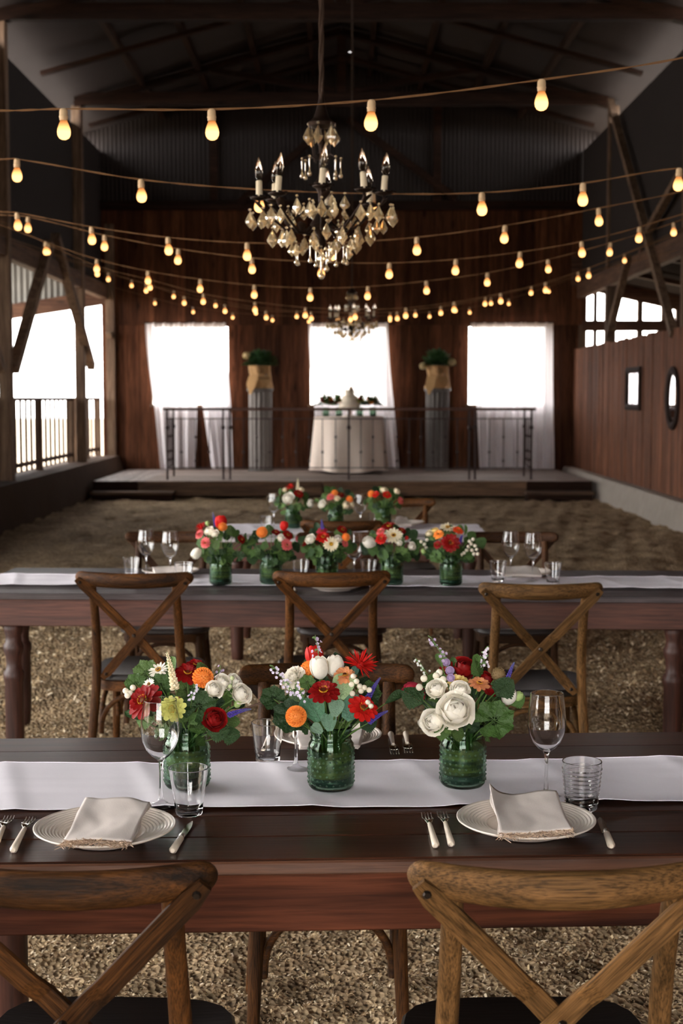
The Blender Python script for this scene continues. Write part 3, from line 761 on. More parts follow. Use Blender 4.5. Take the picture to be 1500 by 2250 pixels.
def tumbler(px, py, label, rt=.0395, rb=.027, h=.094, rings=False):
    p = gz(px, py, TZ+.001)
    if not rings:
        o = inst(tumbler_mesh(rt, rb, h), 'tumbler'); o.location = p
    else:
        o = inst(tumbler_mesh(rt, rb, h), 'tumbler'); o.location = p
        for k in range(9):
            z = .016+.0085*k; r = rb+(rt-rb)*(z/h)**1.15+.0008
            MB().tube([(r*math.cos(a), r*math.sin(a), z) for a in [2*math.pi*q/32 for q in range(33)]], .0013, 6, caps=False).build('glass_thread', M_glass, o, smooth=True)
    return tag(o, label, 'drinking glass', 'tumblers on the tables')
def plate_prof():
    pr = [(0,.004),(.05,.004),(.058,.001),(.066,0),(.072,.001),(.075,.006),(.105,.014),(.125,.021),(.1325,.0255),(.133,.0275),(.131,.0285)]
    for k in range(9): r = .129-.0065*k; z = .0275-(k*.0017); pr += [(r-.0065*q_, z-.0017*q_+.0011*math.sin(2*math.pi*q_)) for q_ in (0,.25,.5,.75)]
    return pr+[(.066,.0105),(.05,.0095),(0,.0093)]
def plate(px, py, label, sc=1.0):
    if 'pl' not in _cache: _cache['pl'] = MB().lathe(plate_prof(), 72).mesh('plate', M_plate)
    o = inst(_cache['pl'], 'dinner_plate'); o.location = gz(px, py, TZ+.001); o.scale = (sc,)*3
    return tag(o, label, 'plate', 'cream dinner plates')
def napkin(corners, label, seed, curl=.0, fringe=True, base=TZ+.012, lift=.03, nlay=3):
    # corners: TL, TR, BR, BL pixels, read on the plane of the plate rim
    P = [gz(x, y, z) for x, y, z in corners]
    c = sum(P, Vector())/4
    t = thing('napkin', label, 'napkin', (c.x, c.y, base), group='folded linen napkins')
    def surf(u, v, lay):
        p = P[0].lerp(P[1], u).lerp(P[3].lerp(P[2], u), v)
        w = .003*math.sin(u*7+seed)*(1-v) + .0025*math.sin(v*6+u*5+seed*2) + .002*mnoise.noise((u*5, v*5, seed))
        z = p.z + w - lay*.0028 - (.003*math.sin(v*math.pi))
        if curl: z += curl*max(0, 1-u*5)**2*(1-v)
        inset = lay*.0018
        return (p.x-c.x+(inset*math.sin(v*9+lay)), p.y-c.y, z-base)
    for lay in range(nlay):
        b = MB().grid(lambda u, v: surf(u, v, lay), 26, 22); 
        nm = 'cloth_fold'
        o = b.build(nm, M_nap, t, smooth=True, angle=0)
        s = o.modifiers.new('th', 'SOLIDIFY'); s.thickness = .0024; s.offset = -1
    if fringe:
        rnd = random.Random(seed); b = MB(); n = 260
        for i in range(n):
            u = (i+rnd.random())/n; p = Vector(surf(u, 1, rnd.choice((0, 0, 1, 2)))); 
            d = (P[3]-P[0]).lerp(P[2]-P[1], u).normalized(); L = rnd.uniform(.014, .026)
            sd = Vector((rnd.uniform(-.6,.6), rnd.uniform(-.3,.3), rnd.uniform(.0,.6)))
            b.tube([p-d*.002, p+(d+sd*.5)*L*.55, p+(d+sd)*L+Vector((0,0,-.002))], [.0009,.0008,.0005], 3)
        o = b.build('fringe', M_fringe, t); o['kind'] = 'stuff'
    return t
def fork(tip, end, label):
    a, b_ = gz(*tip, TZ+.006), gz(*end, TZ+.006); d = b_-a; rz = math.atan2(d.y, d.x)+R(90)
    t = thing('fork', label, 'fork', ((a.x+b_.x)/2, (a.y+b_.y)/2, TZ), rz, 'forks with ivory handles')
    L = min(.215, d.length); h = L/2
    tm = MB().tube([(0,h,.004),(0,h-.02,.0025),(0,h-.045,.005)], [.0008,.0011,.0012], 6).mesh('tine', M_steel)
    for k in range(4): inst(tm, 'tine', t, Matrix.Translation(((k-1.5)*.0062, 0, 0)))
    b2 = MB(); b2.grid(lambda u, v: ((u-.5)*.0235*(1-v**2*.75), h-.043-.04*v, .005+.004*math.sin(v*3)-.003*(1-(2*u-1)**2)), 8, 8)
    o = b2.build('neck', M_steel, t, smooth=True); m = o.modifiers.new('t', 'SOLIDIFY'); m.thickness = .0018
    MB().tube([(0,h-.082,.006),(0,h-.10,.0062),(0,-h*.6,.0065),(0,-h+.004,.006),(0,-h,.006)], [.0042,.0048,.0062,.0072,.004], 10).build('handle', M_ivory, t, smooth=True)
    return t
def knife(tip, end, label):
    a, b_ = gz(*tip, TZ+.006), gz(*end, TZ+.006); d = b_-a; rz = math.atan2(d.y, d.x)+R(90)
    t = thing('knife', label, 'knife', ((a.x+b_.x)/2, (a.y+b_.y)/2, TZ), rz, 'knives with ivory handles')
    L = min(.215, d.length); h = L/2
    v = []; n = 12
    for i in range(n+1):
        q = i/n; y = h-.10*q; w0 = -.008*min(1, q*5)**.6; w1 = .006*min(1, q*2.5)**.7
        v += [(w0, y, .0115 if 0 else .004), (w1, y, .004), (w1, y, .0058), (w0, y, .0046)]
    f = [(i*4+k, i*4+(k+1) % 4, i*4+4+(k+1) % 4, i*4+4+k) for i in range(n) for k in range(4)]+[(0,1,2,3),(n*4+3,n*4+2,n*4+1,n*4)]
    MB().add(v, f).build('blade', M_steel, t)
    MB().tube([(0,h-.095,.006),(0,h-.102,.0065),(0,h-.115,.0065)], [.006,.0075,.0065], 10).build('bolster', M_steel, t, smooth=True)
    MB().tube([(0,h-.115,.0065),(0,-h*.5,.0068),(0,-h+.005,.0065),(0,-h,.0065)], [.0062,.0068,.0075,.004], 10).build('handle', M_ivory, t, smooth=True)
    return t
# nearest table, near side
plate(231, 1843, 'cream ridged dinner plate at the lower left, under a fringed napkin')
plate(1155, 1826, 'cream ridged dinner plate at the lower right, under a fringed napkin')
zR = TZ+.036
napkin([(188,1754,TZ+.044),(329,1760,TZ+.044),(288,1848,TZ+.034),(138,1848,TZ+.034)], 'blush linen napkin with a frayed edge on the lower left plate', 3)
napkin([(1074,1740,TZ+.044),(1222,1744,TZ+.044),(1258,1826,TZ+.034),(1098,1830,TZ+.034)], 'blush linen napkin with a frayed edge on the lower right plate', 8, curl=.014)
fork((21,1790), (-8,1850), 'outer ivory handled fork at the far left edge of the nearest table')
fork((72,1786), (25,1876), 'inner ivory handled fork just left of the lower left plate')
fork((934,1778), (959,1864), 'outer ivory handled fork left of the lower right plate')
fork((968,1774), (994,1864), 'inner ivory handled fork beside the lower right plate')
knife((423,1803), (379,1870), 'ivory handled knife right of the lower left plate')
knife((1318,1794), (1343,1860), 'ivory handled knife right of the lower right plate')
wineglass(354, 1772, 'wine glass in front of the left bouquet on the nearest table')
wineglass(1199, 1752, 'wine glass behind the lower right plate, right of the right bouquet')
wineglass(650, 1692, 'wine glass on the far side of the nearest table, beside the middle bouquet', sc=.98)
tumbler(415, 1789, 'plain tumbler beside the lower left plate')
tumbler(1277, 1778, 'tumbler wound with raised glass threads behind the lower right plate', .040, .031, .098, True)
tumbler(588, 1675, 'plain tumbler on the far side of the nearest table, left of the middle bouquet', .0375, .027, .092)
plate(722, 1634, 'cream dinner plate on the far side of the nearest table behind the middle bouquet', .96)
napkin([(640,1600,TZ+.03),(800,1600,TZ+.03),(790,1640,TZ+.03),(660,1640,TZ+.03)], 'napkin on the plate behind the middle bouquet of the nearest table', 12, fringe=False)
fork((868,1655), (858,1612), 'ivory handled fork on the far side, first right of the back plate')
fork((898,1652), (891,1611), 'ivory handled fork on the far side, second right of the back plate')
knife((566,1672), (590,1622), 'knife lying behind the plain tumbler on the far side of the nearest table')
# middle table
wineglass(321, 1268, 'left wine glass of the pair at the left end of the middle table')
wineglass(374, 1273, 'right wine glass of the pair at the left end of the middle table')
wineglass(1121, 1272, 'left wine glass of the pair at the right end of the middle table')
wineglass(1170, 1277, 'right wine glass of the pair at the right end of the middle table')
wineglass(777, 1277, 'wine glass between the third and fourth bouquets of the middle table')
tumbler(289, 1270, 'tumbler at the left end of the middle table, left of the wine glasses')
tumbler(404, 1283, 'tumbler at the left end of the middle table, right of the wine glasses', .043, .031)
tumbler(1093, 1279, 'tumbler at the right end of the middle table, left of the wine glasses')
tumbler(1214, 1283, 'tumbler at the right end of the middle table, right of the wine glasses')
tumbler(661, 1276, 'tumbler between the second and third bouquets of the middle table')
tumbler(810, 1276, 'tumbler between the third and fourth bouquets of the middle table')
plate(375, 1264, 'cream plate at the left end of the middle table behind the wine glasses')
plate(1148, 1267, 'cream plate at the right end of the middle table behind the wine glasses')
plate(735, 1296, 'cream plate on the near side of the middle table behind the centre chair rail')
napkin([(335,1247,TZ+.05),(415,1247,TZ+.05),(420,1262,TZ+.03),(340,1262,TZ+.03)], 'napkin on the plate at the left end of the middle table', 21, fringe=False)
napkin([(1108,1245,TZ+.05),(1180,1245,TZ+.05),(1190,1264,TZ+.03),(1105,1264,TZ+.03)], 'napkin on the plate at the right end of the middle table', 22, fringe=False)
fork((633,1303), (629,1293), 'left small fork on the near side of the middle table'); fork((649,1303), (645,1293), 'right small fork on the near side of the middle table')
# farthest table
wineglass(601, 1160, 'wine glass at the left end of the farthest table'); wineglass(791, 1163, 'wine glass right of the centre bouquet on the farthest table')
tumbler(585, 1168, 'tumbler at the left end of the farthest table'); tumbler(822, 1160, 'tumbler near the right bouquet on the farthest table')
plate(888, 1155, 'cream plate with a napkin at the right of the farthest table')
napkin([(870,1136,TZ+.07),(893,1136,TZ+.07),(905,1153,TZ+.03),(868,1153,TZ+.03)], 'napkin on the plate at the right of the farthest table', 31, fringe=False)
# ================================================================== jars and flowers
M_jar = glass('teal_jar_glass', (.68,.79,.71,1), .0, 1.42)
def leafwrap_mat():
    m, nt, b = newmat('banded_leaf_lining'); L = nt.links
    tc = N(nt, 'ShaderNodeTexCoord'); mp = N(nt, 'ShaderNodeMapping'); mp.inputs['Scale'].default_value = (6,6,55); L.new(tc.outputs['Object'], mp.inputs['Vector'])
    nz = N(nt, 'ShaderNodeTexNoise'); nz.inputs['Scale'].default_value = 1.6; nz.inputs['Detail'].default_value = 5; L.new(mp.outputs[0], nz.inputs['Vector'])
    cr = N(nt, 'ShaderNodeValToRGB'); e = cr.color_ramp.elements; e[0].position = .35; e[0].color = hx('#33402c'); e[1].position = .68; e[1].color = hx('#b5ad6a')
    L.new(nz.outputs['Fac'], cr.inputs[0]); L.new(cr.outputs[0], b.inputs['Base Color']); b.inputs['Roughness'].default_value = .4
    return m
M_wrap = leafwrap_mat()
M_water = plain('deep_jar_base', '#1f3d3a', .3)
def jar_meshes():
    o = [(0,.003),(.036,.0),(.043,.002),(.0475,.008),(.0485,.016),(.0485,.088),(.0475,.096),(.0435,.103),(.0425,.107),(.0445,.110),(.0425,.113),(.0425,.117),(.0445,.120),(.0425,.123),(.0425,.128),(.0455,.131),(.0455,.1345),(.0435,.136)]
    i = [(.0405,.134),(.039,.127),(.039,.107),(.043,.098),(.0452,.088),(.0452,.016),(.042,.008),(0,.006)]
    body = MB().lathe(o+i, 48).mesh('jar_glass', M_jar, weld=True)
    b = MB(); 
    for j in range(8):
        for k in range(22):
            a = 2*math.pi*(k+.5*(j % 2))/22; z = .016+.0098*j
            b.ball((.0487*math.cos(a), .0487*math.sin(a), z), .0023, 6, 4)
    hob = b.mesh('hobnail', M_jar)
    wr = MB().lathe([(.0435,.028),(.0438,.05),(.0436,.085),(.0425,.085),(.0425,.028)], 32, close=True).mesh('leaf_lining', M_wrap)
    st = MB(); rnd = random.Random(4)
    for k in range(16):
        a = rnd.uniform(0, 6.28); r0, r1 = rnd.uniform(.005,.036), rnd.uniform(.004,.034); a2 = a+rnd.uniform(-1.2,1.2)
        st.tube([(r0*math.cos(a), r0*math.sin(a), .010), (r1*math.cos(a2), r1*math.sin(a2), .138)], .0022, 6)
    stm = st.mesh('stems', PM('#5d7a3c'))
    ba = MB().lathe([(0,.0065),(.041,.0085),(.0445,.016),(.0446,.0265),(0,.0265)], 32).mesh('water', M_water)
    return body, hob, wr, stm, ba
_pm = {}
def PM(col, trans=.22, rough=.55, var=.16):
    k = (col, trans)
    if k not in _pm: _pm[k] = plain('petal_'+col.strip('#'), col, rough, var=var, vscale=3, translucent=trans, spec=.3)
    return _pm[k]
JM = jar_meshes()
def jar(px, py, label, sc=1.0, z=TZ, Y=None, simple=False):
    p = gz(px, py, z+.006) if Y is None else Vector((at(px, py, Y).x, Y, z+.001))
    t = thing('glass_jar', label, 'jar', p, random.uniform(0, 6), 'teal hobnail glass jars'); t.scale = (sc,)*3
    inst(JM[0], 'jar_glass', t)
    h = inst(JM[1], 'hobnails', t); h['kind'] = 'stuff'
    if not simple:
        inst(JM[2], 'leaf_lining', t); s = inst(JM[3], 'stems', t); s['kind'] = 'stuff'
    inst(JM[4], 'water', t)
    return t

def petal(L=1., W=.4, cup=.15, curl=.0, tip=.8, nu=4, nv=6, ruf=0, waist=.25):
    v = []; f = []
    for j in range(nv+1):
        q = j/nv; w = W*(waist+(1-waist)*math.sin(min(1, q/.68)*math.pi/2))
        if q > .68: w *= math.sqrt(max(0, 1-((q-.68)/.32)**2*tip))
        for i in range(nu+1):
            u = -1+2*i/nu
            v.append((u*w*.5, q*L, cup*u*u*math.sin(q*math.pi*.8)*W+curl*q*q*L+ruf*math.sin(u*9+q*5)*q*W))
    return v, [(j*(nu+1)+i, j*(nu+1)+i+1, (j+1)*(nu+1)+i+1, (j+1)*(nu+1)+i) for j in range(nv) for i in range(nu)]
def cup(r, half, f0, f1, flare=0., zs=1., nu=7, nv=7):
    v = []
    for j in range(nv+1):
        q = j/nv
        for i in range(nu+1):
            u = -1+2*i/nu; top = f1-(f1-f0)*.30*abs(u)**2.6; ph = R(f0+(top-f0)*q); az = R(half)*u*(.45+.55*min(1, q*1.8))
            rr = r*(1+flare*max(0, (q-.6)/.4)**2)*(1+.03*math.sin(u*6+q*3)*q)
            v.append((rr*math.cos(ph)*math.sin(az), rr*math.cos(ph)*math.cos(az), r*math.sin(ph)*zs-(flare*.25*r*max(0, (q-.7)/.3)**2)))
    return v, [(j*(nu+1)+i, j*(nu+1)+i+1, (j+1)*(nu+1)+i+1, (j+1)*(nu+1)+i) for j in range(nv) for i in range(nu)]
def pm(az, el, r0=0., z=0., roll=0., s=1.):
    return Matrix.Translation((0,0,z)) @ Matrix.Rotation(az, 4, 'Z') @ Matrix.Translation((0,r0,0)) @ Matrix.Rotation(el, 4, 'X') @ Matrix.Rotation(roll, 4, 'Y') @ Matrix.Scale(s, 4)
SHAPE = {
 'zin0': petal(.86,.42,.10,-.10,.75), 'zin1': petal(.66,.36,.14,.0,.8), 'zin2': petal(.46,.28,.2,.1,.8),
 'rose0': cup(.90,52,-72,20,.30), 'rose1': cup(.80,50,-60,42,.18), 'rose2': cup(.64,56,-40,56,.08), 'rose3': cup(.47,62,-30,66,.03), 'rose4': cup(.31,75,-20,72,0), 'rose5': cup(.17,95,-20,74,0),
 'tul0': cup(1.02,52,-80,60,.04,1.3), 'tul1': cup(.90,56,-80,66,.0,1.42),
 'pom': petal(.30,.26,.5,.2,.7,3,3), 'spk': petal(1.,.11,.3,.05,1,2,5,0,.6), 'carn': petal(.6,.5,.2,.1,.35,5,4,.12), 'dsy': petal(.85,.24,.1,-.05,.8),
 'sep': petal(.6,.2,.1,-.2,1,2,4)}
STAM = '#d8a62c'
def flower_parts(kind, col, rnd, ccol=None):
    """list of (part name, shape key or MB, colour, matrix, single)"""
    P = []
    if kind in ('zinnia', 'daisy'):
        layers = (('zin0',13,R(4),.12,0),('zin1',11,R(20),.09,.05),('zin2',9,R(40),.06,.09)) if kind == 'zinnia' else (('dsy',15,R(6),.15,0),('dsy',13,R(18),.12,.04))
        for sh, n, el, r0, z in layers:
            o = rnd.uniform(0,1)
            for k in range(n): P.append(('petal', sh, col, pm(2*math.pi*(k+o)/n+rnd.uniform(-.06,.06), el+rnd.uniform(-.12,.12), r0, z, rnd.uniform(-.1,.1), rnd.uniform(.92,1.05)), True))
        P.append(('flower_centre', MB().ball((0,0,.10), .22, 12, 6, (1,1,.6)), ccol or '#6b3a1a', Matrix(), True))
        b = MB()
        for k in range(16):
            a = 2*math.pi*k/16; b.ball((.24*math.cos(a), .24*math.sin(a), .2+rnd.uniform(0,.04)), .05, 5, 4, (1,1,1.3))
        P.append(('stamens', b, STAM, Matrix(), True))
    elif kind == 'rose':
        for sh, n, z in (('rose0',5,-.05),('rose1',5,.0),('rose2',4,.08),('rose3',4,.16),('rose4',3,.24),('rose5',2,.30)):
            o = rnd.uniform(0,1)
            for k in range(n): P.append(('petal', sh, col, Matrix.Translation((0,0,z)) @ Matrix.Rotation(2*math.pi*(k+o)/n, 4, 'Z') @ Matrix.Rotation(rnd.uniform(-.1,.06), 4, 'X') @ Matrix.Rotation(rnd.uniform(-.08,.08), 4, 'Y') @ Matrix.Scale(rnd.uniform(.95,1.05), 4), True))
        for k in range(5): P.append(('sepal', 'sep', '#5f7f3c', pm(2*math.pi*k/5, R(-15), .15, -.88), True))
    elif kind in ('tulip', 'bud'):
        for sh, n in (('tul0',3),('tul1',3)):
            for k in range(n): P.append(('petal', sh, col, Matrix.Rotation(2*math.pi*(k+(.5 if sh == 'tul1' else 0))/n, 4, 'Z') @ Matrix.Rotation(rnd.uniform(-.12,-.04), 4, 'X'), True))
        P.append(('receptacle', MB().ball((0,0,-1.02), .3, 10, 6, (1,1,.6)), '#8aa05a', Matrix(), True))
        if kind == 'bud':
            for k in range(5): P.append(('sepal', 'sep', '#6f8f45', pm(2*math.pi*k/5, R(62), .42, -1.0), True))
    elif kind == 'pompon':
        n = 130
        for k in range(n):
            z = 1-(k+.5)/n*1.7; r = math.sqrt(max(0,1-z*z)); a = k*2.39996
            d = Vector((r*math.cos(a), r*math.sin(a), z)); q = d.to_track_quat('Z','Y').to_matrix().to_4x4()
            P.append(('petals', 'pom', col, Matrix.Translation(d*.78) @ q @ Matrix.Rotation(R(52), 4, 'X') @ Matrix.Scale(.75+.5*(1-max(0,z)), 4), False))
        P.append(('flower_centre', MB().ball((0,0,0), .85, 12, 8), col, Matrix(), True))
    elif kind == 'spiky':
        for k in range(64): P.append(('petals', 'spk', col, pm(rnd.uniform(0,6.28), rnd.uniform(-.1,1.3), .05, 0, rnd.uniform(-.5,.5), rnd.uniform(.6,1.1)), False))
        P.append(('flower_centre', MB().ball((0,0,.05), .25, 10, 6), col, Matrix(), True))
    elif kind == 'carnation':
        for k in range(60):
            el = R(90)*(1-(k/60)**.8)+rnd.uniform(-.15,.15)
            P.append(('petals', 'carn', col, pm(k*2.39996, el, .12+.25*(k/60), -.1+.12*(1-k/60), rnd.uniform(-.6,.6), rnd.uniform(.8,1.15)), False))
        P.append(('receptacle', MB().ball((0,0,-.15), .35, 10, 6), '#7d9a55', Matrix(), True))
    elif kind == 'pod':
        b = MB().ball((0,0,0), .9, 16, 10); P.append(('seed_head', b, col, Matrix(), True)); b2 = MB()
        for k in range(60):
            z = 1-(k+.5)/60*2; r = math.sqrt(1-z*z); a = k*2.39996; d = Vector((r*math.cos(a), r*math.sin(a), z))
            b2.lathe([(.08,0),(.13,.1),(.12,.1),(.05,.02)], 6, Matrix.Translation(d*.88) @ d.to_track_quat('Z','Y').to_matrix().to_4x4())
        P.append(('seed_cups', b2, '#8d7550', Matrix(), True))
    return P
_sm = {}
def shape_mesh(sh, col):
    k = (sh, col)
    if k not in _sm:
        b = MB(); b.add(*SHAPE[sh]); _sm[k] = b.mesh('petal', PM(col))
    return _sm[k]
NICE = {'zinnia': 'zinnia', 'daisy': 'daisy', 'rose': 'rose', 'tulip': 'tulip', 'bud': 'flower bud', 'pompon': 'pompon dahlia', 'spiky': 'spiky bee balm', 'carnation': 'carnation', 'pod': 'round seed head'}
COLN = {}
_join = {}
def stem_part(root, M, P, foot, r=.0017, col='#5f7d3f', name='stem'):
    Mi = M.inverted(); mid = P.lerp(foot, .5)+Vector((0,0,.004)); d = P-foot
    pts = [foot, foot.lerp(P, .35)-Vector((d.x,d.y,0))*.12, foot.lerp(P, .7)-Vector((d.x,d.y,0))*.12, P]
    b = MB().tube(pts, [r,r,r,r*.9], 6); b.v = [tuple(Mi @ Vector(q)) for q in b.v]
    b.build(name, PM(col), root, smooth=True)
def flower(kind, px, py, rpx, col, Y, foot, centre, label, near, face=None, ccol=None, group=None, seed=0):
    P = at(px, py, Y); r = rpx*Y*1.005/F
    d = (P-centre); d = d.normalized()*.75 + Vector((0,-.55,.25))
    if kind in ('tulip','bud'): d = (P-centre).normalized()*.6+Vector((0,0,.8))
    if face: d = Vector(face)
    q = d.normalized().to_track_quat('Z','Y')
    root = bpy.data.objects.new({'spiky':'bee_balm','bud':'flower_bud','pompon':'pompon_dahlia','pod':'seed_head'}.get(kind, kind), None); COL.objects.link(root)
    root.empty_display_size = .02
    M = Matrix.LocRotScale(P, q, Vector((r,r,r))); root.rotation_mode = 'QUATERNION'; root.matrix_basis = M
    tag(root, label, 'flower', group)
    rnd = random.Random(seed+int(px*7+py)); parts = flower_parts(kind, col, rnd, ccol)
    if near:
        joins = {}
        for nm, sh, c, m, single in parts:
            if isinstance(sh, MB): MB().add(sh.v, sh.f, m).build(nm, PM(c), root, smooth=True, angle=0)
            elif single: inst(shape_mesh(sh, c), nm, root, m)
            else: joins.setdefault((nm, c), MB()).add(*SHAPE[sh], m)
        for (nm, c), b in joins.items(): b.build(nm, PM(c), root, smooth=True, angle=0)['kind'] = 'stuff'
    else:
        k = (kind, col, ccol)
        if k not in _join:
            js = {}
            for nm, sh, c, m, single in parts:
                nm2 = 'petals' if nm == 'petal' else ('sepals' if nm == 'sepal' else nm)
                b = js.setdefault((nm2, c), MB())
                if isinstance(sh, MB): b.add(sh.v, sh.f, m)
                else: b.add(*SHAPE[sh], m)
            _join[k] = [(nm, b.mesh(nm, PM(c))) for (nm, c), b in js.items()]
        for nm, me in _join[k]: inst(me, nm, root)
    stem_part(root, M, P-q @ Vector((0,0,r*.15)), foot)
    return root
# ---- leaves
def leaf_shape(kind, rnd):
    b = MB(); V = MB()
    if kind == 'geranium':
        n, m = 48, 6; v = [(0,0,0)]; f = []
        for j in range(1, m+1):
            for k in range(n+1):
                a = R(-165)+R(330)*k/n; lob = 1-.16*abs(math.sin(a*3.5))**.6*(j/m)-.03*math.sin(a*24)*(j/m)
                r = j/m*lob; v.append((r*math.sin(a), r*math.cos(a)+.0, .10*r*math.sin(a*7)*r+.18*r*r))
        for k in range(n): f.append((0, 1+k, 2+k))
        for j in range(m-1):
            for k in range(n): f.append((1+j*(n+1)+k, 2+j*(n+1)+k, 2+(j+1)*(n+1)+k, 1+(j+1)*(n+1)+k))
        b.add(v, f)
        for i in range(7):
            a = R(-150)+R(300)*i/6; V.tube([(r*math.sin(a), r*math.cos(a), .10*r*math.sin(a*7)*r+.18*r*r+.01) for r in (.02,.3,.55,.8)], [.02,.015,.01,.004], 4)
    elif kind == 'kale':
        b.grid(kf := lambda u, v: ((u-.5)*1.5*(.35+.65*math.sin(min(1,v/.7)*1.57))*(1 if v < .7 else math.sqrt(max(0,1-((v-.7)/.32)**2))), v*1.7-.2,
               .45*(2*u-1)**2*v+.06*math.sin(u*19)*v+.05*math.sin(v*14)*abs(2*u-1)-.25*v*v), 14, 12)
        lift = lambda u, v: tuple(Vector(kf(u, v))+Vector((0,0,.015)))
        V.tube([lift(.5, q/8) for q in range(8)], [.03,.028,.025,.02,.018,.014,.01,.006], 4)
        for q in (.15,.3,.45,.6):
            for sd_ in (-1, 1): V.tube([lift(.5+sd_*.42*w, q+.28*w) for w in (0,.35,.7,1)], [.014,.011,.008,.004], 4)
    elif kind == 'oval':
        b.add(*petal(2.,.85,.25,-.1,1,4,8,0,.1))
    elif kind == 'fern':
        b.tube([(0,-.3,0),(0,.8,.05),(0,1.7,-.1)], [.03,.025,.01], 5)
        for k in range(9):
            y = .1+k*.17; L = .85*(1-(k/9)**1.6)+.15
            for s in (-1, 1):
                M = Matrix.Translation((0,y,.03)) @ Matrix.Rotation(s*R(-52), 4, 'Z') @ Matrix.Rotation(s*R(12),4,'Y')
                b.add(*petal(L,.26,.1,-.05,1,2,4,0,.4), M)
                for e in (.45, .7): b.add(*petal(L*.35,.14,.1,0,1,2,3), M @ Matrix.Translation((0,L*e,0)) @ Matrix.Rotation(s*R(-35),4,'Z'))
                b.add(*petal(L*.3,.13,.1,0,1,2,3), M @ Matrix.Translation((0,L*.5,0)) @ Matrix.Rotation(s*R(40),4,'Z'))
    return b, V
_lm = {}
def leaf_mat(col, vein):
    k = 'leaf_'+col.strip('#')
    if k in MATS: return MATS[k]
    m = plain(k, col, .42, var=.25, vscale=2.5, translucent=.18, spec=.4, bump=.5, bscale=7)
    return m
def leaf_mesh(kind, col, i=0):
    k = (kind, col)
    if k not in _lm:
        b, V = leaf_shape(kind, random.Random(i)); nb = len(b.f); b.add(V.v, V.f); me = b.mesh('leaf', leaf_mat(col, None))
        vc = '#%02x%02x%02x' % tuple(min(255, int(int(col[q:q+2], 16)*.85+26)) for q in (1,3,5)); me.materials.append(leaf_mat(vc, None))
        me.polygons.foreach_set('material_index', [0 if q < nb else 1 for q in range(len(b.f))]); _lm[k] = me
    return _lm[k]
GR = ['#3d5928', '#304a26', '#4c6a34', '#243b20', '#5f7b42']
def leaf(kind, px, py, rpx, col, Y, foot, centre, label=None, face=None, roll=0, parent=None):
    P = at(px, py, Y); r = rpx*Y*1.005/F
    out = (P-foot); out.normalize(); nrm = Vector(face) if face else Vector((0,-.8,.55)); 
    yv = (out - nrm.normalized()*out.dot(nrm.normalized())).normalized(); zv = nrm.normalized(); xv = yv.cross(zv)
    M = Matrix.Translation(P) @ Matrix((xv, yv, zv)).transposed().to_4x4() @ Matrix.Rotation(roll, 4, 'Z') @ Matrix.Scale(r, 4)
    if parent is not None:
        return inst(leaf_mesh(kind, col), 'leaf', parent, Matrix.Translation(-parent.location) @ M)
    root = bpy.data.objects.new(kind+'_leaf', None); COL.objects.link(root); root.empty_display_size = .02; root.matrix_basis = M
    tag(root, label, 'leaf', 'single leaves in the bouquets')
    inst(leaf_mesh(kind, col), 'blade', root)
    stem_part(root, M, P, foot, .0014)
    return root
def greens(bx, label, px, py, w, h, Y, foot, n, seed, kinds=('geranium','fern','oval','geranium'), rp=22):
    t = thing('greenery', label, 'foliage', foot, group='leafy greenery in the jar bouquets'); rnd = random.Random(seed)
    c = at(px, py, Y)
    for k in range(n):
        a = 2*math.pi*k/n+rnd.uniform(-.3,.3); q = math.sqrt(rnd.uniform(.15,1))
        x, y = px+w*q*math.cos(a), py-h*q*math.sin(a)
        yy = Y+rnd.uniform(-.05,.06)*(w/110)
        leaf(rnd.choice(kinds), x, y, rp*rnd.uniform(.75,1.25), rnd.choice(GR), yy, foot, c, parent=t, face=(rnd.uniform(-.5,.5)+.5*math.cos(a), -.7, rnd.uniform(.1,.7)), roll=rnd.uniform(-.6,.6))
        if k % 2 == 0:
            P = at(x, y, yy); M = Matrix.Translation(foot); stem_part(t, M, P, foot, .0015)
    return t
def spike(p0, p1, Y, col, foot, label, width=7, n=70, near=True, cat='flower'):
    a, b_ = at(*p0, Y), at(*p1, Y); L = (b_-a).length; wr = width*Y/F
    t = thing('flower_spike', label, cat, a, group='slender flower spikes in the bouquets')
    rnd = random.Random(int(p0[0]+p0[1])); d = (b_-a)/L; B = MB()
    bend = Vector((0,0,.12*L))
    def pos(q): return d*L*q + bend*(4*q*(1-q))*.4
    for k in range(n):
        q = .04+.93*(k/n); c = pos(q); rr = wr*(1-q*.75); az = k*2.39996
        u = d.orthogonal().normalized(); w = d.cross(u); o = (u*math.cos(az)+w*math.sin(az)); dd = (o+d*.5).normalized()
        B.lathe([(0,0),(rr*.22,rr*.3),(rr*.3,rr*.65),(.0,rr*.95)], 5, Matrix.Translation(c) @ dd.to_track_quat('Z','Y').to_matrix().to_4x4())
    o = B.build('florets', PM(col), t, smooth=True); o['kind'] = 'stuff'
    MB().tube([pos(i/6) for i in range(7)], [.0012]*6+[.0006], 5).build('stalk', PM('#6d8a52'), t, smooth=True)
    stem_part(t, Matrix.Translation(a), a, foot, .0012)
    return t
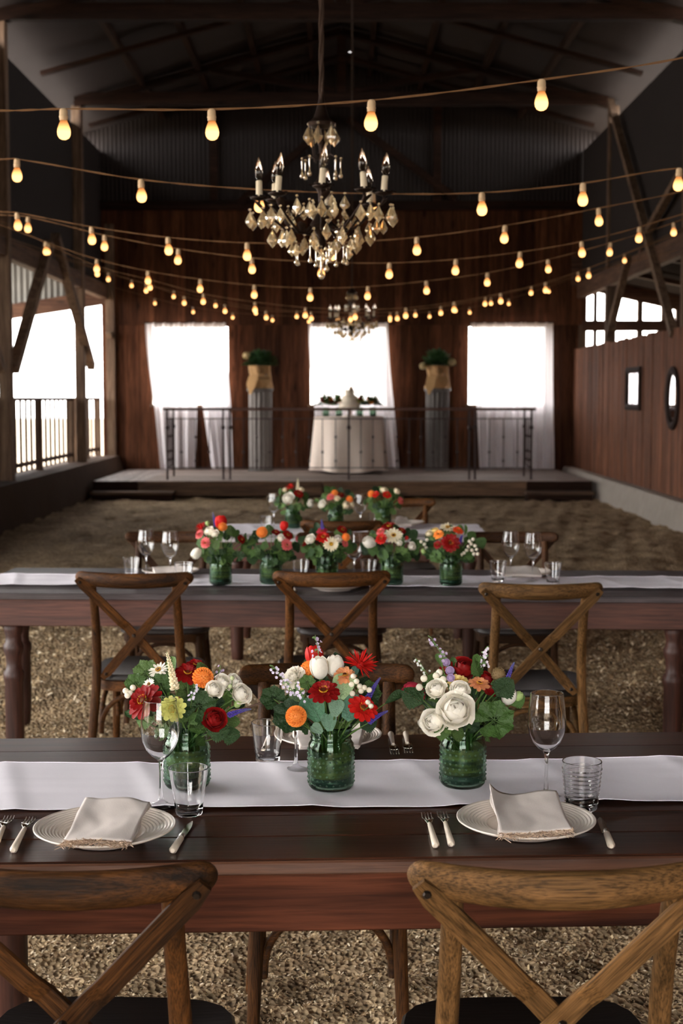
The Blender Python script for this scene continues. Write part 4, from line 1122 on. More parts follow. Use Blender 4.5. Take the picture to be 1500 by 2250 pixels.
def sprig(p0, p1, Y, col, foot, label, n=16, s=4.5, clumps=None):
    a, b_ = at(*p0, Y), at(*p1, Y); t = thing('blossom_sprig', label, 'flower', a, group='small blossom sprigs in the bouquets')
    rnd = random.Random(int(p0[0]*3+p0[1])); d = b_-a; B = MB(); G = MB(); r = s*Y/F
    G.tube([(0,0,0), d*.5+Vector((0,0,.004)), d], .0007, 5)
    side = Vector((d.z, 0, -d.x)).normalized()
    for k in range(n):
        q = .1+.9*k/n; c = d*q; o = side*rnd.uniform(-1,1)*r*2.6*(1-.55*q)+Vector((0,rnd.uniform(-.01,.01),rnd.uniform(-.004,.004))); e = c+o
        G.tube([c-d*.05, e], .0004, 4)
        dd = (o+Vector((0,-.01,.004))).normalized().to_track_quat('Z','Y').to_matrix().to_4x4()
        for j in range(5): B.add(*petal(r*.95,r*.8,.2,.1,.8,2,3), Matrix.Translation(e) @ dd @ pm(2*math.pi*j/5, R(25)))
        if k % 2: G.add(*petal(r*2.2,r*1.0,.1,0,1,2,4), Matrix.Translation(c) @ dd @ pm(rnd.uniform(0,6), R(30)))
    B.build('blossoms', PM(col), t, smooth=True)['kind'] = 'stuff'; G.build('twig', PM('#6f8c58'), t, smooth=True)
    stem_part(t, Matrix.Translation(a), a, foot, .0011)
    return t
def berries(pts, rpx, Y, foot, label, col='#f2ead6'):
    P = [at(x, y, Y+dy) for x, y, dy in pts]; c = sum(P, Vector())/len(P)
    t = thing('berry_sprig', label, 'berries', c, group='sprigs of round white berries'); r = rpx*Y/F
    me = MB().ball((0,0,0), r, 12, 8).mesh('berry', PM(col, .15, .35)); G = MB()
    for p in P:
        inst(me, 'berry', t, Matrix.Translation(p-c)); G.tube([p-c, (p-c)*.4+Vector((0,.01,-.012))], .0008, 5)
    G.build('twig', PM('#6f8c58'), t)
    stem_part(t, Matrix.Translation(c), c+Vector((0,.005,-.005)), foot, .0012)
    return t
# ---- colours
CR, RD, WH, OR, LM, PK, PE, YL, PU, LI, CRM = '#8e1212', '#c9201a', '#faf5e8', '#f59a48', '#d8d878', '#c93a52', '#e0986a', '#f0d58a', '#5a49a8', '#b9a2c8', '#efe3c4'
CN = {CR:'dark red', RD:'bright red', WH:'white', OR:'orange', LM:'lime yellow', PK:'pink', PE:'peach', YL:'pale yellow', PU:'purple', LI:'lilac', CRM:'cream', '#8a7350':'brown', '#a9c07a':'green', '#d96a6a':'coral pink'}
def poslabel(items, bouquet):
    """give every bloom a label that tells it from the others of its bouquet"""
    key = {}
    for i, it in enumerate(items): key.setdefault((it[0], it[4]), []).append(i)
    out = [None]*len(items)
    for (kd, c), ids in key.items():
        base = '%s %s' % (CN[c], NICE[kd])
        if len(ids) == 1: out[ids[0]] = '%s in the %s' % (base, bouquet); continue
        ys = sorted(ids, key=lambda i: items[i][1]); n = len(ids)
        words = {2: ['left','right'], 3: ['leftmost','middle','rightmost'], 4: ['leftmost','second','third','rightmost'],
                 5: ['leftmost','second','third','fourth','rightmost'], 6: ['leftmost','second','third','fourth','fifth','rightmost']}[n]
        for w, i in zip(words, ys): out[i] = '%s %s in the %s' % (w+('' if n < 4 or 'most' in w else ' from left'), base, bouquet)
    return out
def bouquet(name, jx, jy, items, near, jsc=1., Y=None, z=TZ):
    j = jar(jx, jy, 'teal hobnail glass jar holding the %s' % name, jsc, z, Y)
    foot = j.location+Vector((0,0,.07*jsc)); Yj = j.location.y
    cx = jx; mean = at(jx, sum(i[2] for i in items)/len(items), Yj)
    centre = Vector((mean.x, Yj, mean.z-.05))
    for it, lab in zip(items, poslabel(items, name)):
        kd, x, y, r, c, dy = it[:6]; ex = it[6] if len(it) > 6 else {}
        flower(kd, x, y, r, c, Yj+dy, foot+Vector((random.uniform(-.02,.02), random.uniform(-.02,.02), 0)), centre, lab, near, **ex)
    return j, foot, centre, Yj
# ------------------------------------------------------------ nearest table
nm = 'left bouquet of the nearest table'
j, ft, ce, Y = bouquet(nm, 411, 1728, [
 ('zinnia',317,1541,46,CR,-.06,{'face':(-.5,-.6,.6)}), ('zinnia',380,1557,31,LM,-.10,{'ccol':'#b9b45a','face':(-.1,-1,.1)}), ('daisy',349,1474,24,WH,.03,{'face':(-.3,-.4,.8)}),
 ('zinnia',412,1480,33,CR,.02,{'face':(.1,-.5,.8)}), ('zinnia',430,1462,24,CR,.05,{'face':(.2,-.3,.9)}), ('pompon',446,1488,21,OR,-.02), ('rose',490,1500,20,WH,-.02), ('rose',471,1514,19,WH,-.05),
 ('rose',516,1497,18,WH,.01), ('rose',531,1524,23,WH,-.03), ('rose',472,1580,25,CR,-.07,{'face':(.3,-.9,.35)}), ('daisy',328,1504,15,WH,-.02), ('bud',522,1546,8,'#a9c07a',-.03)], True)
spike((386,1521), (366,1432), Y-.04, CRM, ft, 'creamy white flower spike rising from the '+nm, 15, 80)
spike((497,1574), (553,1558), Y-.05, PU, ft, 'purple veronica spike at the right of the '+nm, 10, 70)
sprig((420,1545), (432,1505), Y-.06, '#e4dcec', ft, 'pale lilac blossom sprig at the centre of the '+nm, 16, 4)
sprig((478,1500), (485,1462), Y+.03, '#cdb8d2', ft, 'small lilac sprig behind the white roses of the '+nm, 10, 4)
berries([(276,1518,0),(280,1528,-.005),(292,1511,.005),(286,1523,0)], 7, Y-.03, ft, 'white berry sprig at the left edge of the '+nm)
berries([(505,1508,0),(510,1490,-.005)], 5, Y-.03, ft, 'green white bud sprig among the roses of the '+nm, '#cfd8a8')
for a in (('geranium',322,1478,33,GR[4],.04), ('geranium',297,1502,26,GR[2],.02), ('geranium',352,1506,30,GR[0],.0), ('geranium',437,1552,44,GR[1],-.05), ('oval',400,1590,26,GR[3],-.03),
          ('fern',455,1612,30,GR[1],-.07), ('fern',483,1618,27,GR[1],-.06), ('oval',310,1582,22,GR[1],-.03), ('geranium',470,1545,26,GR[3],-.01), ('geranium',370,1600,30,GR[1],.02)):
    leaf(a[0], a[1], a[2], a[3], a[4], Y+a[5], ft, ce, '%s leaf %s in the %s' % ({'geranium':'ruffled green','fern':'feathery green','oval':'smooth'}[a[0]],
         {322:'at the upper left',297:'at the left edge',352:'behind the lime zinnia',437:'at the centre',400:'above the jar mouth',455:'hanging over the jar',483:'hanging lowest at the right',310:'low at the left',470:'under the white roses',370:'left of the jar neck'}[a[1]], nm))
greens(0, 'dense greenery filling the '+nm, 412, 1545, 105, 62, Y+.03, ft, 30, 1, rp=25)
greens(0, 'leaves hanging round the jar mouth of the '+nm, 412, 1605, 62, 22, Y-.05, ft, 9, 4, kinds=('fern','geranium'), rp=22)
nm = 'middle bouquet of the nearest table'
j, ft, ce, Y = bouquet(nm, 727, 1731, [
 ('tulip',690,1440,20,RD,.05), ('tulip',701,1466,21,WH,-.02), ('tulip',735,1462,20,WH,.0), ('spiky',790,1462,40,RD,.02,{'face':(.4,-.5,.7)}), ('zinnia',757,1484,27,PE,-.04,{'face':(.0,-.55,.8)}),
 ('pompon',679,1472,20,OR,.02), ('carnation',648,1490,32,WH,.0), ('zinnia',711,1520,38,CR,-.09,{'face':(-.05,-.5,.8)}), ('zinnia',797,1556,36,RD,-.08,{'face':(.25,-.65,.65)}), ('pompon',650,1574,21,OR,-.11),
 ('bud',660,1507,9,YL,-.03), ('rose',815,1590,14,PK,-.0)], True)
spike((806,1538), (836,1488), Y-.03, PU, ft, 'upper purple veronica spike at the right of the '+nm, 10, 80)
spike((806,1590), (853,1562), Y-.06, PU, ft, 'lower purple veronica spike at the right of the '+nm, 10, 80)
sprig((655,1535), (598,1462), Y-.02, '#e6dcee', ft, 'pale blossom sprig at the left of the '+nm, 26, 4.5)
sprig((672,1545), (650,1500), Y-.05, '#e6dcee', ft, 'pale blossom sprig under the white carnation of the '+nm, 18, 4.5)
sprig((700,1445), (692,1395), Y-.0, '#cdbcd6', ft, 'lilac mint sprig at the top of the '+nm, 10, 5)
berries([(776,1486,0),(783,1497,-.005),(772,1504,0),(790,1508,-.004),(800,1511,0),(793,1518,-.006),(811,1516,0),(774,1524,-.01)], 6.5, Y-.06, ft, 'upper white berry sprig of the '+nm)
berries([(808,1543,0),(815,1551,-.004)], 6, Y-.11, ft, 'pair of white berries on the red zinnia of the '+nm)
KL = '#7f9f86'
for a in (('kale',700,1578,38,'#4f7a5c',-.075,'broad blue green kale leaf at the left of'), ('kale',748,1530,34,'#9fb98a',-.07,'pale upright kale leaf at the centre of'), ('kale',762,1575,36,'#5f8a72',-.085,'large kale leaf at the right of'),
          ('kale',735,1570,24,KL,-.10,'small kale leaf at the front of'), ('kale',724,1602,24,'#6f937a',-.09,'low kale leaf at the jar mouth of'), ('kale',705,1608,17,KL,-.095,'lowest kale leaf at the jar mouth of'),
          ('oval',846,1546,26,GR[1],-.02,'glossy oval leaf at the far right of'), ('geranium',638,1575,44,GR[3],-.06,'dark broad leaf behind the front orange dahlia of'), ('geranium',600,1535,32,GR[1],.0,'ruffled leaf at the far left of'),
          ('geranium',675,1500,20,GR[2],-.05,'small leaf above the dark red zinnia of'), ('oval',770,1500,22,'#5f8a78',.0,'blue green leaf under the peach zinnia of'), ('fern',790,1600,26,GR[3],-.03,'feathery low leaf at the right of')):
    leaf(a[0], a[1], a[2], a[3], a[4], Y+a[5], ft, ce, a[6]+' the '+nm, face=(.0,-.85,.5) if a[0] == 'kale' else None)
def tendril():
    pts = [at(x, y, Y+.01) for x, y in ((513,1571),(540,1556),(570,1545),(600,1538),(640,1545),(690,1590))]
    t = thing('curling_stem', 'brown curling stem reaching left from the '+nm, 'stem', pts[0]); 
    MB().tube([p-pts[0] for p in pts], [.001,.0018,.0024,.0026,.002,.002], 7).build('twig', PM('#6d5244'), t, smooth=True)
tendril()
greens(0, 'dense greenery filling the '+nm, 722, 1545, 100, 65, Y+.03, ft, 28, 2, rp=25)
nm = 'right bouquet of the nearest table'
j, ft, ce, Y = bouquet(nm, 1016, 1725, [
 ('rose',1000,1560,40,WH,-.09,{'face':(-.1,-.85,.5)}), ('rose',951,1586,28,WH,-.08,{'face':(-.5,-.8,.2)}), ('rose',958,1513,22,WH,-.05,{'face':(-.3,-.6,.6)}), ('rose',1010,1516,21,WH,-.06,{'face':(0,-.7,.7)}),
 ('bud',928,1590,10,WH,-.06), ('bud',1118,1530,16,WH,-.03), ('bud',1139,1530,10,'#a9c07a',-.02), ('bud',1098,1511,9,'#a9c07a',-.02), ('rose',1019,1468,27,CR,.02,{'face':(.1,-.6,.7)}),
 ('zinnia',975,1477,22,CR,.04), ('rose',1068,1494,24,CR,.02), ('rose',1077,1512,17,CR,.0), ('zinnia',1005,1497,25,YL,-.02,{'ccol':'#d8a62c','face':(0,-.35,.9)}), ('zinnia',1053,1503,26,PE,-.05,{'face':(.1,-.4,.9)}),
 ('tulip',908,1522,22,PK,.0,{'face':(-.85,-.2,.5)}), ('pod',1095,1482,17,'#8a7350',.0), ('pompon',980,1455,8,LI,.0), ('pompon',988,1473,9,LI,-.02), ('pompon',990,1489,8,LI,-.03)], True)
spike((1108,1512), (1130,1454), Y-.02, PU, ft, 'purple veronica spike at the right of the '+nm, 10, 80)
sprig((978,1455), (945,1398), Y, '#c9b6d4', ft, 'lilac mint sprig at the top left of the '+nm, 12, 5)
sprig((1060,1475), (1066,1424), Y+.02, '#ece4f0', ft, 'pale blossom sprig at the top right of the '+nm, 22, 4.5)
sprig((940,1485), (912,1445), Y+.03, '#e4e4e0', ft, 'pale blossom sprig at the left of the '+nm, 12, 3.5)
berries([(931,1491,0),(958,1485,0),(973,1493,-.005),(921,1510,-.02),(965,1478,.01)], 8, Y-.03, ft, 'white berry sprig at the left of the '+nm)
for a in (('geranium',1085,1583,50,GR[0],-.09,'large lobed green leaf at the lower right of'), ('geranium',1030,1590,28,GR[3],-.06,'dark lobed leaf below the big white rose of'), ('fern',930,1548,34,GR[1],-.05,'feathery leaf at the left of'),
          ('fern',1090,1532,34,GR[1],-.05,'feathery leaf at the right of'), ('oval',1043,1475,22,GR[2],.0,'oval leaf beside the red rose of'), ('oval',971,1466,18,GR[4],-.01,'small pointed leaf at the top of'),
          ('fern',1120,1550,24,GR[2],-.03,'feathery leaf at the far right of'), ('oval',1040,1540,24,GR[3],-.05,'dark leaf right of the big rose of'), ('fern',985,1608,24,GR[1],-.07,'feathery leaf over the jar mouth of')):
    leaf(a[0], a[1], a[2], a[3], a[4], Y+a[5], ft, ce, a[6]+' the '+nm)
greens(0, 'dense greenery filling the '+nm, 1016, 1545, 95, 62, Y+.03, ft, 28, 3, rp=25)
greens(0, 'leaves hanging round the jar mouth of the '+nm, 1016, 1602, 62, 18, Y-.05, ft, 9, 5, kinds=('fern','geranium'), rp=20)
# ------------------------------------------------------------ middle table
MID = [
 ('leftmost bouquet of the middle table', 485, 1284, [('tulip',485,1147,13,RD,0),('pompon',489,1157,9,OR,-.03),('spiky',443,1160,14,RD,0),('rose',459,1166,10,WH,-.03),('zinnia',451,1193,13,'#d96a6a',-.06),('tulip',431,1216,11,WH,-.04,{'face':(-.4,-.3,-.6)}),('zinnia',438,1174,12,'#d96a6a',-.02),('zinnia',530,1185,11,CR,0),('bud',456,1150,5,'#a9c07a',0),('rose',472,1172,8,WH,-.05)]),
 ('second-from-left bouquet of the middle table', 595, 1282, [('pompon',575,1169,11,OR,-.03),('tulip',624,1155,9,RD,.0),('zinnia',606,1170,11,CR,0),('zinnia',632,1176,13,CR,-.02),('zinnia',630,1197,14,'#d96a6a',-.06),('rose',618,1182,9,WH,-.03),('spiky',651,1186,8,PK,.0)]),
 ('middle bouquet of the middle table', 719, 1283, [('zinnia',710,1181,18,RD,-.05,{'face':(0,-.5,.8)}),('daisy',727,1196,17,CRM,-.07,{'face':(.1,-.9,.3),'ccol':'#d8a62c'}),('zinnia',752,1165,14,CR,0),('rose',681,1184,11,WH,-.04),('zinnia',707,1167,13,PK,0),('pompon',760,1180,8,OR,-.03),('rose',743,1184,9,WH,-.02),('zinnia',668,1192,10,CR,0),('zinnia',758,1194,9,'#d96a6a',-.03)]),
 ('second-from-right bouquet of the middle table', 861, 1284, [('daisy',864,1178,21,CRM,-.05,{'face':(0,-.7,.7)}),('zinnia',855,1158,19,CR,.02),('zinnia',837,1184,14,RD,-.06),('tulip',811,1192,13,WH,-.03,{'face':(-.5,-.3,.4)}),('zinnia',882,1166,11,CR,.0),('zinnia',836,1168,11,'#d96a6a',-.01),('rose',905,1200,9,WH,-.04),('rose',877,1193,6,WH,-.07),('bud',893,1182,4,RD,-.03)]),
 ('rightmost bouquet of the middle table', 990, 1286, [('zinnia',989,1193,22,CR,-.07,{'face':(0,-.9,.3)}),('daisy',983,1160,18,CRM,.02,{'face':(0,-.35,.9)}),('zinnia',1006,1166,13,'#e0552a',.0),('zinnia',963,1174,13,OR,-.03),('zinnia',961,1197,10,CR,-.05),('rose',942,1172,8,CRM,.0),('rose',955,1166,8,YL,.0),('bud',930,1211,5,'#a9c07a',-.03)]),
]
CN['#e0552a'] = 'orange red'
for k, (nm, jx, jy, items) in enumerate(MID):
    j, ft, ce, Y = bouquet(nm, jx, jy, items, False)
    my = sum(i[2] for i in items)/len(items)
    greens(0, 'leafy greenery filling the '+nm, jx, 1203, 58, 34, Y+.02, ft, 34, 20+k, kinds=('geranium','fern','oval','fern'), rp=14)
    greens(0, 'lower leaves hanging round the jar of the '+nm, jx, 1222, 40, 16, Y-.04, ft, 12, 40+k, kinds=('fern','geranium'), rp=13)
    if k == 0: spike((474,1160), (467,1124), Y, PU, ft, 'purple spike at the top of the '+nm, 6, 40)
    if k == 2: spike((709,1165), (706,1140), Y, PU, ft, 'purple spike at the top of the '+nm, 6, 40)
    if k == 4:
        spike((1008,1195), (1016,1175), Y-.04, PU, ft, 'short purple spike right of the red zinnia in the '+nm, 7, 40)
        berries([(1035+dx, 1195+dy, -.02) for dx, dy in ((0,0),(8,4),(-6,6),(12,12),(2,14),(-10,14),(6,22),(14,22),(-4,-6),(4,-10),(-16,20),(-22,24))], 4, Y-.02, ft, 'sprig of pale berries at the right of the '+nm)
    if k == 3: berries([(925,1190,0),(932,1196,0),(938,1186,0),(936,1204,0)], 4, Y, ft, 'sprig of pale berries at the right of the '+nm)
# ------------------------------------------------------------ farthest table
FAR = [
 ('left bouquet on the farthest table', 643, 1160, [('spiky',637,1072,11,RD,0),('rose',633,1094,12,WH,-.04),('zinnia',656,1085,12,CR,-.02),('rose',682,1106,8,WH,-.03),('rose',662,1075,6,CRM,.0),('rose',625,1076,6,CRM,.02)]),
 ('centre bouquet on the farthest table', 738, 1162, [('pompon',735,1083,7,OR,0),('zinnia',726,1092,10,'#d96a6a',-.02),('rose',707,1107,9,WH,-.03),('zinnia',748,1087,9,CR,0),('pompon',768,1097,7,OR,-.02),('rose',762,1110,10,CRM,-.04),('rose',740,1095,7,CRM,-.03),('rose',773,1108,6,CRM,-.03)]),
 ('right bouquet on the farthest table', 842, 1163, [('pompon',815,1085,7,OR,0),('zinnia',825,1086,9,RD,-.02),('zinnia',850,1087,11,RD,-.02),('rose',843,1076,8,CRM,.01),('zinnia',880,1100,9,'#d96a6a',-.02),('rose',872,1079,7,CRM,.01)]),
]
for k, (nm, jx, jy, items) in enumerate(FAR):
    j, ft, ce, Y = bouquet(nm, jx, jy, items, False)
    greens(0, 'leafy greenery filling the '+nm, jx, 1104, 36, 24, Y+.02, ft, 26, 60+k, kinds=('geranium','fern','oval','fern'), rp=10)
    greens(0, 'lower leaves hanging round the jar of the '+nm, jx, 1122, 26, 13, Y-.04, ft, 7, 70+k, kinds=('fern','geranium'), rp=9)
    if k == 0: spike((654,1078), (654,1050), Y, CRM, ft, 'cream flower spike at the top of the '+nm, 6, 40)
# ================================================================== string lights
def bulb_mat():
    m, nt, b = newmat('glowing_bulb'); L = nt.links
    tc = N(nt, 'ShaderNodeTexCoord'); sp = N(nt, 'ShaderNodeSeparateXYZ'); L.new(tc.outputs['Object'], sp.inputs[0])
    mr = N(nt, 'ShaderNodeMapRange'); mr.inputs[1].default_value = -.030; mr.inputs[2].default_value = -.070; L.new(sp.outputs['Z'], mr.inputs[0])
    cr = N(nt, 'ShaderNodeValToRGB'); e = cr.color_ramp.elements
    e[0].position = 0; e[0].color = (.5,.15,.03,1); e[1].position = 1; e[1].color = (1.,.47,.16,1)
    L.new(mr.outputs[0], cr.inputs[0])
    st = N(nt, 'ShaderNodeMapRange'); st.inputs[3].default_value = BULB*.22; st.inputs[4].default_value = BULB; L.new(mr.outputs[0], st.inputs[0])
    em = N(nt, 'ShaderNodeEmission'); L.new(cr.outputs[0], em.inputs[0]); L.new(st.outputs[0], em.inputs[1])
    L.new(em.outputs[0], nt.nodes['Material Output'].inputs[0]); return m
BULB = .28
M_bulb = bulb_mat(); M_cord = plain('tan_light_cord', '#7d5a38', .8); M_sock = plain('ivory_bulb_socket', '#cdb08a', .6)
sock_me = MB().lathe([(0,.004),(.008,.004),(.012,.0),(.0135,-.006),(.0135,-.018),(.0148,-.020),(.0148,-.023),(.0135,-.025),(.0135,-.031),(.012,-.034),(0,-.034)], 14).mesh('socket', M_sock)
bulb_me = MB().lathe([(.011,-.032),(.0125,-.038),(.0165,-.048),(.0205,-.060),(.0218,-.070),(.0205,-.080),(.0155,-.0885),(.008,-.093),(0,-.094)], 16).mesh('bulb', M_bulb)
def string(label, Y, cable, bulbs, ends=None):
    hang = .068
    P = []
    pts = [(at(x, y, Y)+Vector((0,0,hang)), True) for x, y in bulbs]+[(at(x, y, Y), False) for x, y in cable]
    pts.sort(key=lambda q: q[0].x)
    C = [p for p, _ in pts]
    for X, a, q in ((-4.2, 0, 1), (4.2, -1, -2)):
        s = (C[a].z-C[q].z)/(C[a].x-C[q].x); e = Vector((X, Y, C[a].z+s*(X-C[a].x)+.05*abs(X-C[a].x)))
        if e.z > 6.2: e.z = 6.2
        C = [e]+C if X < 0 else C+[e]
    t = thing('string_lights', label, 'string lights', C[len(C)//2], group='festoon light strings across the barn')
    L = t.location; D = []
    for i in range(len(C)-1):
        p0, p1, p2, p3 = C[max(i-1,0)], C[i], C[i+1], C[min(i+2,len(C)-1)]
        for k in range(6):
            q = k/6; x = p1.lerp(p2, q)
            m1 = (p2.z-p0.z)/max(1e-3,(p2.x-p0.x))*(p2.x-p1.x); m2 = (p3.z-p1.z)/max(1e-3,(p3.x-p1.x))*(p2.x-p1.x)
            x.z = (2*q**3-3*q*q+1)*p1.z+(q**3-2*q*q+q)*m1+(-2*q**3+3*q*q)*p2.z+(q**3-q*q)*m2
            D.append(x)
    D.append(C[-1]); m = MB()
    for ph in (0, math.pi):
        m.tube([p-L+Vector((0, .0022*math.cos(i*1.3+ph), .0022*math.sin(i*1.3+ph))) for i, p in enumerate(D)], .0018, 5)
    m.build('cord', M_cord, t, smooth=True)
    for p, isb in pts:
        if isb:
            s = inst(sock_me, 'socket', t, Matrix.Translation(p-L+Vector((0,0,-.003))) @ Matrix.Rotation(random.uniform(-.06,.06), 4, 'Y'))
            inst(bulb_me, 'bulb', s)
ST = [
 (4.62, [(0,243),(1500,127)], [(140,287),(465,288),(816,268),(1189,223)]),
 (6.15, [(0,350),(1500,385)], [(38,385),(310,430),(570,452),(818,461),(1058,459),(1280,438),(1491,405)]),
 (7.9, [(0,465),(1500,420)], [(38,495),(201,526),(369,549),(543,561),(729,561),(915,549),(1109,523),(1314,485)]),
 (8.95, [(0,472)], [(62,501),(230,541),(392,571),(553,591),(706,600),(855,602),(1001,594),(1142,578),(1277,555),(1404,523)]),
 (10.6, [], [(100,552),(213,590),(325,616),(440,634),(559,647),(682,653),(808,650),(936,638),(1070,620),(1203,591),(1340,554),(1479,510)]),
 (13.2, [], [(106,553),(213,601),(329,631),(447,662),(560,680),(671,692),(780,696),(891,693),(997,680),(1099,661),(1198,637),(1293,605)]),
 (15.4, [], [(238,613),(321,638),(404,665),(494,683),(584,697),(683,699),(770,701),(872,699),(968,687),(1066,667),(1167,643),(1269,612),(1371,572)]),
 (18.0, [], [(289,627),(382,651),(473,671),(562,687),(652,695),(742,699),(857,698),(912,692),(1000,682),(1078,666)]),
 (21.0, [], [(340,666),(424,685),(511,697),(598,703),(678,706),(770,707),(857,703),(943,695),(1031,686),(1117,667),(1205,640)])]
on = ['nearest', 'second', 'third', 'fourth', 'fifth', 'sixth', 'seventh', 'eighth', 'farthest']
for k, (Y, c, bs) in enumerate(ST):
    string('%s string of glowing bulbs %s' % (on[k], 'across the top of the picture' if k == 0 else ('hanging low in front of the back wall' if k == 8 else 'from the camera, strung across the barn')), Y, c, bs)

# ================================================================== chandeliers
M_bronze = plain('aged_bronze', '#2e211a', .5, .7, var=.3); M_crys = plain('warm_lit_crystal', '#f2dcb4', .06, trans=.8, ior=1.5, spec=.8)  # warm glow of the bulbs is put into the crystal colour
M_sleeve = plain('ivory_candle_sleeve', '#d8c9ac', .6, var=.1); M_flame = glass('clear_flame_bulb', (1,.96,.9,1), 0, 1.3); M_rope = plain('dark_rope', '#3a2a20', .9, bump=.6, bscale=90)
def kite_mesh(w=.0215, h=.068):
    b = MB(); top = (0,0,0); bot = (0,0,-h); n = 8; v = [top]
    for z, r in ((-.012,.35),(-.038,1.),(-.046,.92)):
        for k in range(n):
            a = 2*math.pi*k/n; v.append((w*r*math.cos(a), w*.38*r*math.sin(a), z))
    v.append(bot); f = []
    for k in range(n):
        k2 = (k+1) % n; f.append((0,1+k2,1+k)); f.append((1+k,1+k2,1+n+k2,1+n+k)); f.append((1+n+k,1+n+k2,1+2*n+k2,1+2*n+k)); f.append((1+2*n+k,1+2*n+k2,1+3*n))
    return b.add(v, f).mesh('crystal', M_crys, False)
KITE = kite_mesh(); 
BEAD = MB().ball((0,0,.006), .0065, 8, 6, (1,1,.8)).mesh('bead', M_crys)
DROP = MB().lathe([(.002,0),(.0045,-.004),(.003,-.010),(.0026,-.045),(.004,-.052),(.009,-.060),(.0095,-.066),(.006,-.072),(0,-.074)], 10).mesh('drop', M_crys)
def chandelier(label, P, top):
    t = thing('chandelier', label, 'chandelier', P, group='crystal candle chandeliers'); rnd = random.Random(11)   # P: hub level of the candle cups
    MB().lathe([(0,-.20),(.012,-.19),(.02,-.17),(.012,-.15),(.03,-.12),(.045,-.10),(.028,-.07),(.012,-.05),(.012,.02),(.022,.04),(.03,.06),(.014,.08),(.009,.10),(.009,.20),(.016,.215),(.008,.23),(.008,.27)], 14).build('stem', M_bronze, t, smooth=True)
    ang = [176, 141, 228, 271, 312, 38, 352, 86]
    Rr = .243
    cup = MB().lathe([(.0,-.006),(.012,-.004),(.03,.002),(.036,.008),(.034,.009),(.012,.001),(0,0)], 16)
    for k in range(7):
        a = 2*math.pi*k/7; cup.add(*petal(.03,.022,.3,-.35,1,2,4), Matrix.Translation((0,0,.004)) @ pm(a, R(25), .018))
    cupm = cup.mesh('drip_cup', M_bronze)
    slm = MB().lathe([(0,0),(.0115,0),(.0125,.004),(.012,.066),(.009,.069),(0,.069)], 14).mesh('candle_sleeve', M_sleeve)
    flm = MB().lathe([(.006,.069),(.0135,.082),(.0165,.098),(.0145,.117),(.0085,.138),(.003,.153),(0,.158)], 14).mesh('flame_bulb', M_flame)
    armm = MB().tube([(0.02,0,-.09),(.07,0,-.13),(.13,0,-.125),(.19,0,-.075),(.225,0,-.045),(Rr,0,-.02),(Rr,0,-.004)], [.006,.0055,.005,.005,.0045,.0045,.005], 8)
    for x, z, s in ((.10,-.13,1),(.17,-.09,-1),(.215,-.05,1)): armm.add(*petal(.06,.032,.3,.3,1,2,5), Matrix.Translation((x,0,z)) @ Matrix.Rotation(R(-60*s),4,'Z') @ Matrix.Rotation(R(20),4,'X'))
    armm = armm.mesh('arm', M_bronze)
    def hang(me, x, y, z, sc=1., bead=True):
        M = Matrix.Translation((x,y,z)) @ Matrix.Rotation(rnd.uniform(-.6,.6), 4, 'Z') @ Matrix.Scale(sc, 4)
        o = inst(me, 'crystal' if me is KITE else 'glass_drop', t, M)
        if bead: inst(BEAD, 'bead', o)
    for i, a in enumerate(ang):
        c, s = math.cos(R(a)), math.sin(R(a)); dz = .012*math.sin(i*2.3)
        inst(armm, 'arm', t, Matrix.Translation((0,0,dz)) @ Matrix.Rotation(R(a), 4, 'Z'))
        o = inst(cupm, 'drip_cup', t, Matrix.Translation((Rr*c, Rr*s, dz)))
        tl = Matrix.Rotation(rnd.uniform(-.09,.09), 4, 'Y')
        o2 = inst(slm, 'candle_sleeve', t, Matrix.Translation((Rr*c, Rr*s, dz+.004)) @ tl); inst(flm, 'flame_bulb', o2)
        for d in (-.5, 0, .5):
            q = R(a)+d*.33; rr = Rr+.035; hang(KITE, rr*math.cos(q), rr*math.sin(q), dz-.045-.012*abs(d), rnd.uniform(.85,1.05))
        q = R(a)+.1; hang(KITE, .19*math.cos(q), .19*math.sin(q), dz-.118, rnd.uniform(.95,1.15)); hang(KITE, .15*math.cos(q+.45), .15*math.sin(q+.45), dz-.125, rnd.uniform(.9,1.1))
        hang(KITE, .12*math.cos(q-.3), .12*math.sin(q-.3), dz-.165, .8)
        hang(DROP, .10*math.cos(q+.2), .10*math.sin(q+.2), -.185, .95); hang(DROP, .075*math.cos(q), .075*math.sin(q), .148, .95)
        hang(KITE, .10*math.cos(q+.3), .10*math.sin(q+.3), -.005+rnd.uniform(-.02,.02), .95)
        hang(KITE, .13*math.cos(q+.1), .13*math.sin(q+.1), -.055+rnd.uniform(-.02,.02), .85)
    for k in range(6):
        a = 2*math.pi*k/6+.3; hang(KITE, .052*math.cos(a), .052*math.sin(a), .275, 1.1)
        MB().tube([(.045*math.cos(a), .045*math.sin(a), .28), (.03*math.cos(a), .03*math.sin(a), .14)], .0022, 5).build('wire', M_bronze, t)
        MB().tube([(.075*math.cos(a),.075*math.sin(a),.15),(.05*math.cos(a),.05*math.sin(a),.165),(.012*math.cos(a),.012*math.sin(a),.15)], .003, 6).build('small_arm', M_bronze, t, smooth=True)
    hang(DROP, .0,-.03,-.22, 1.25); hang(DROP, .02,0,-.20, 1.1); hang(KITE, .0,-.02,-.19, 1.0)
    MB().lathe([(.0,.265),(.05,.275),(.056,.288),(.045,.295),(.030,.31),(.02,.34),(.012,.37),(.008,.40)], 14).build('crown', M_bronze, t, smooth=True)
    H = top-P[2]; n = int((H-.36)/.05); m = MB()
    for ph in (0, 2.1, 4.2): m.tube([(.006*math.cos(i*.9+ph), .006*math.sin(i*.9+ph), .36+(H-.36)*i/n) for i in range(n+1)], .006, 6)
    m.build('rope', M_rope, t, smooth=True)
    return t
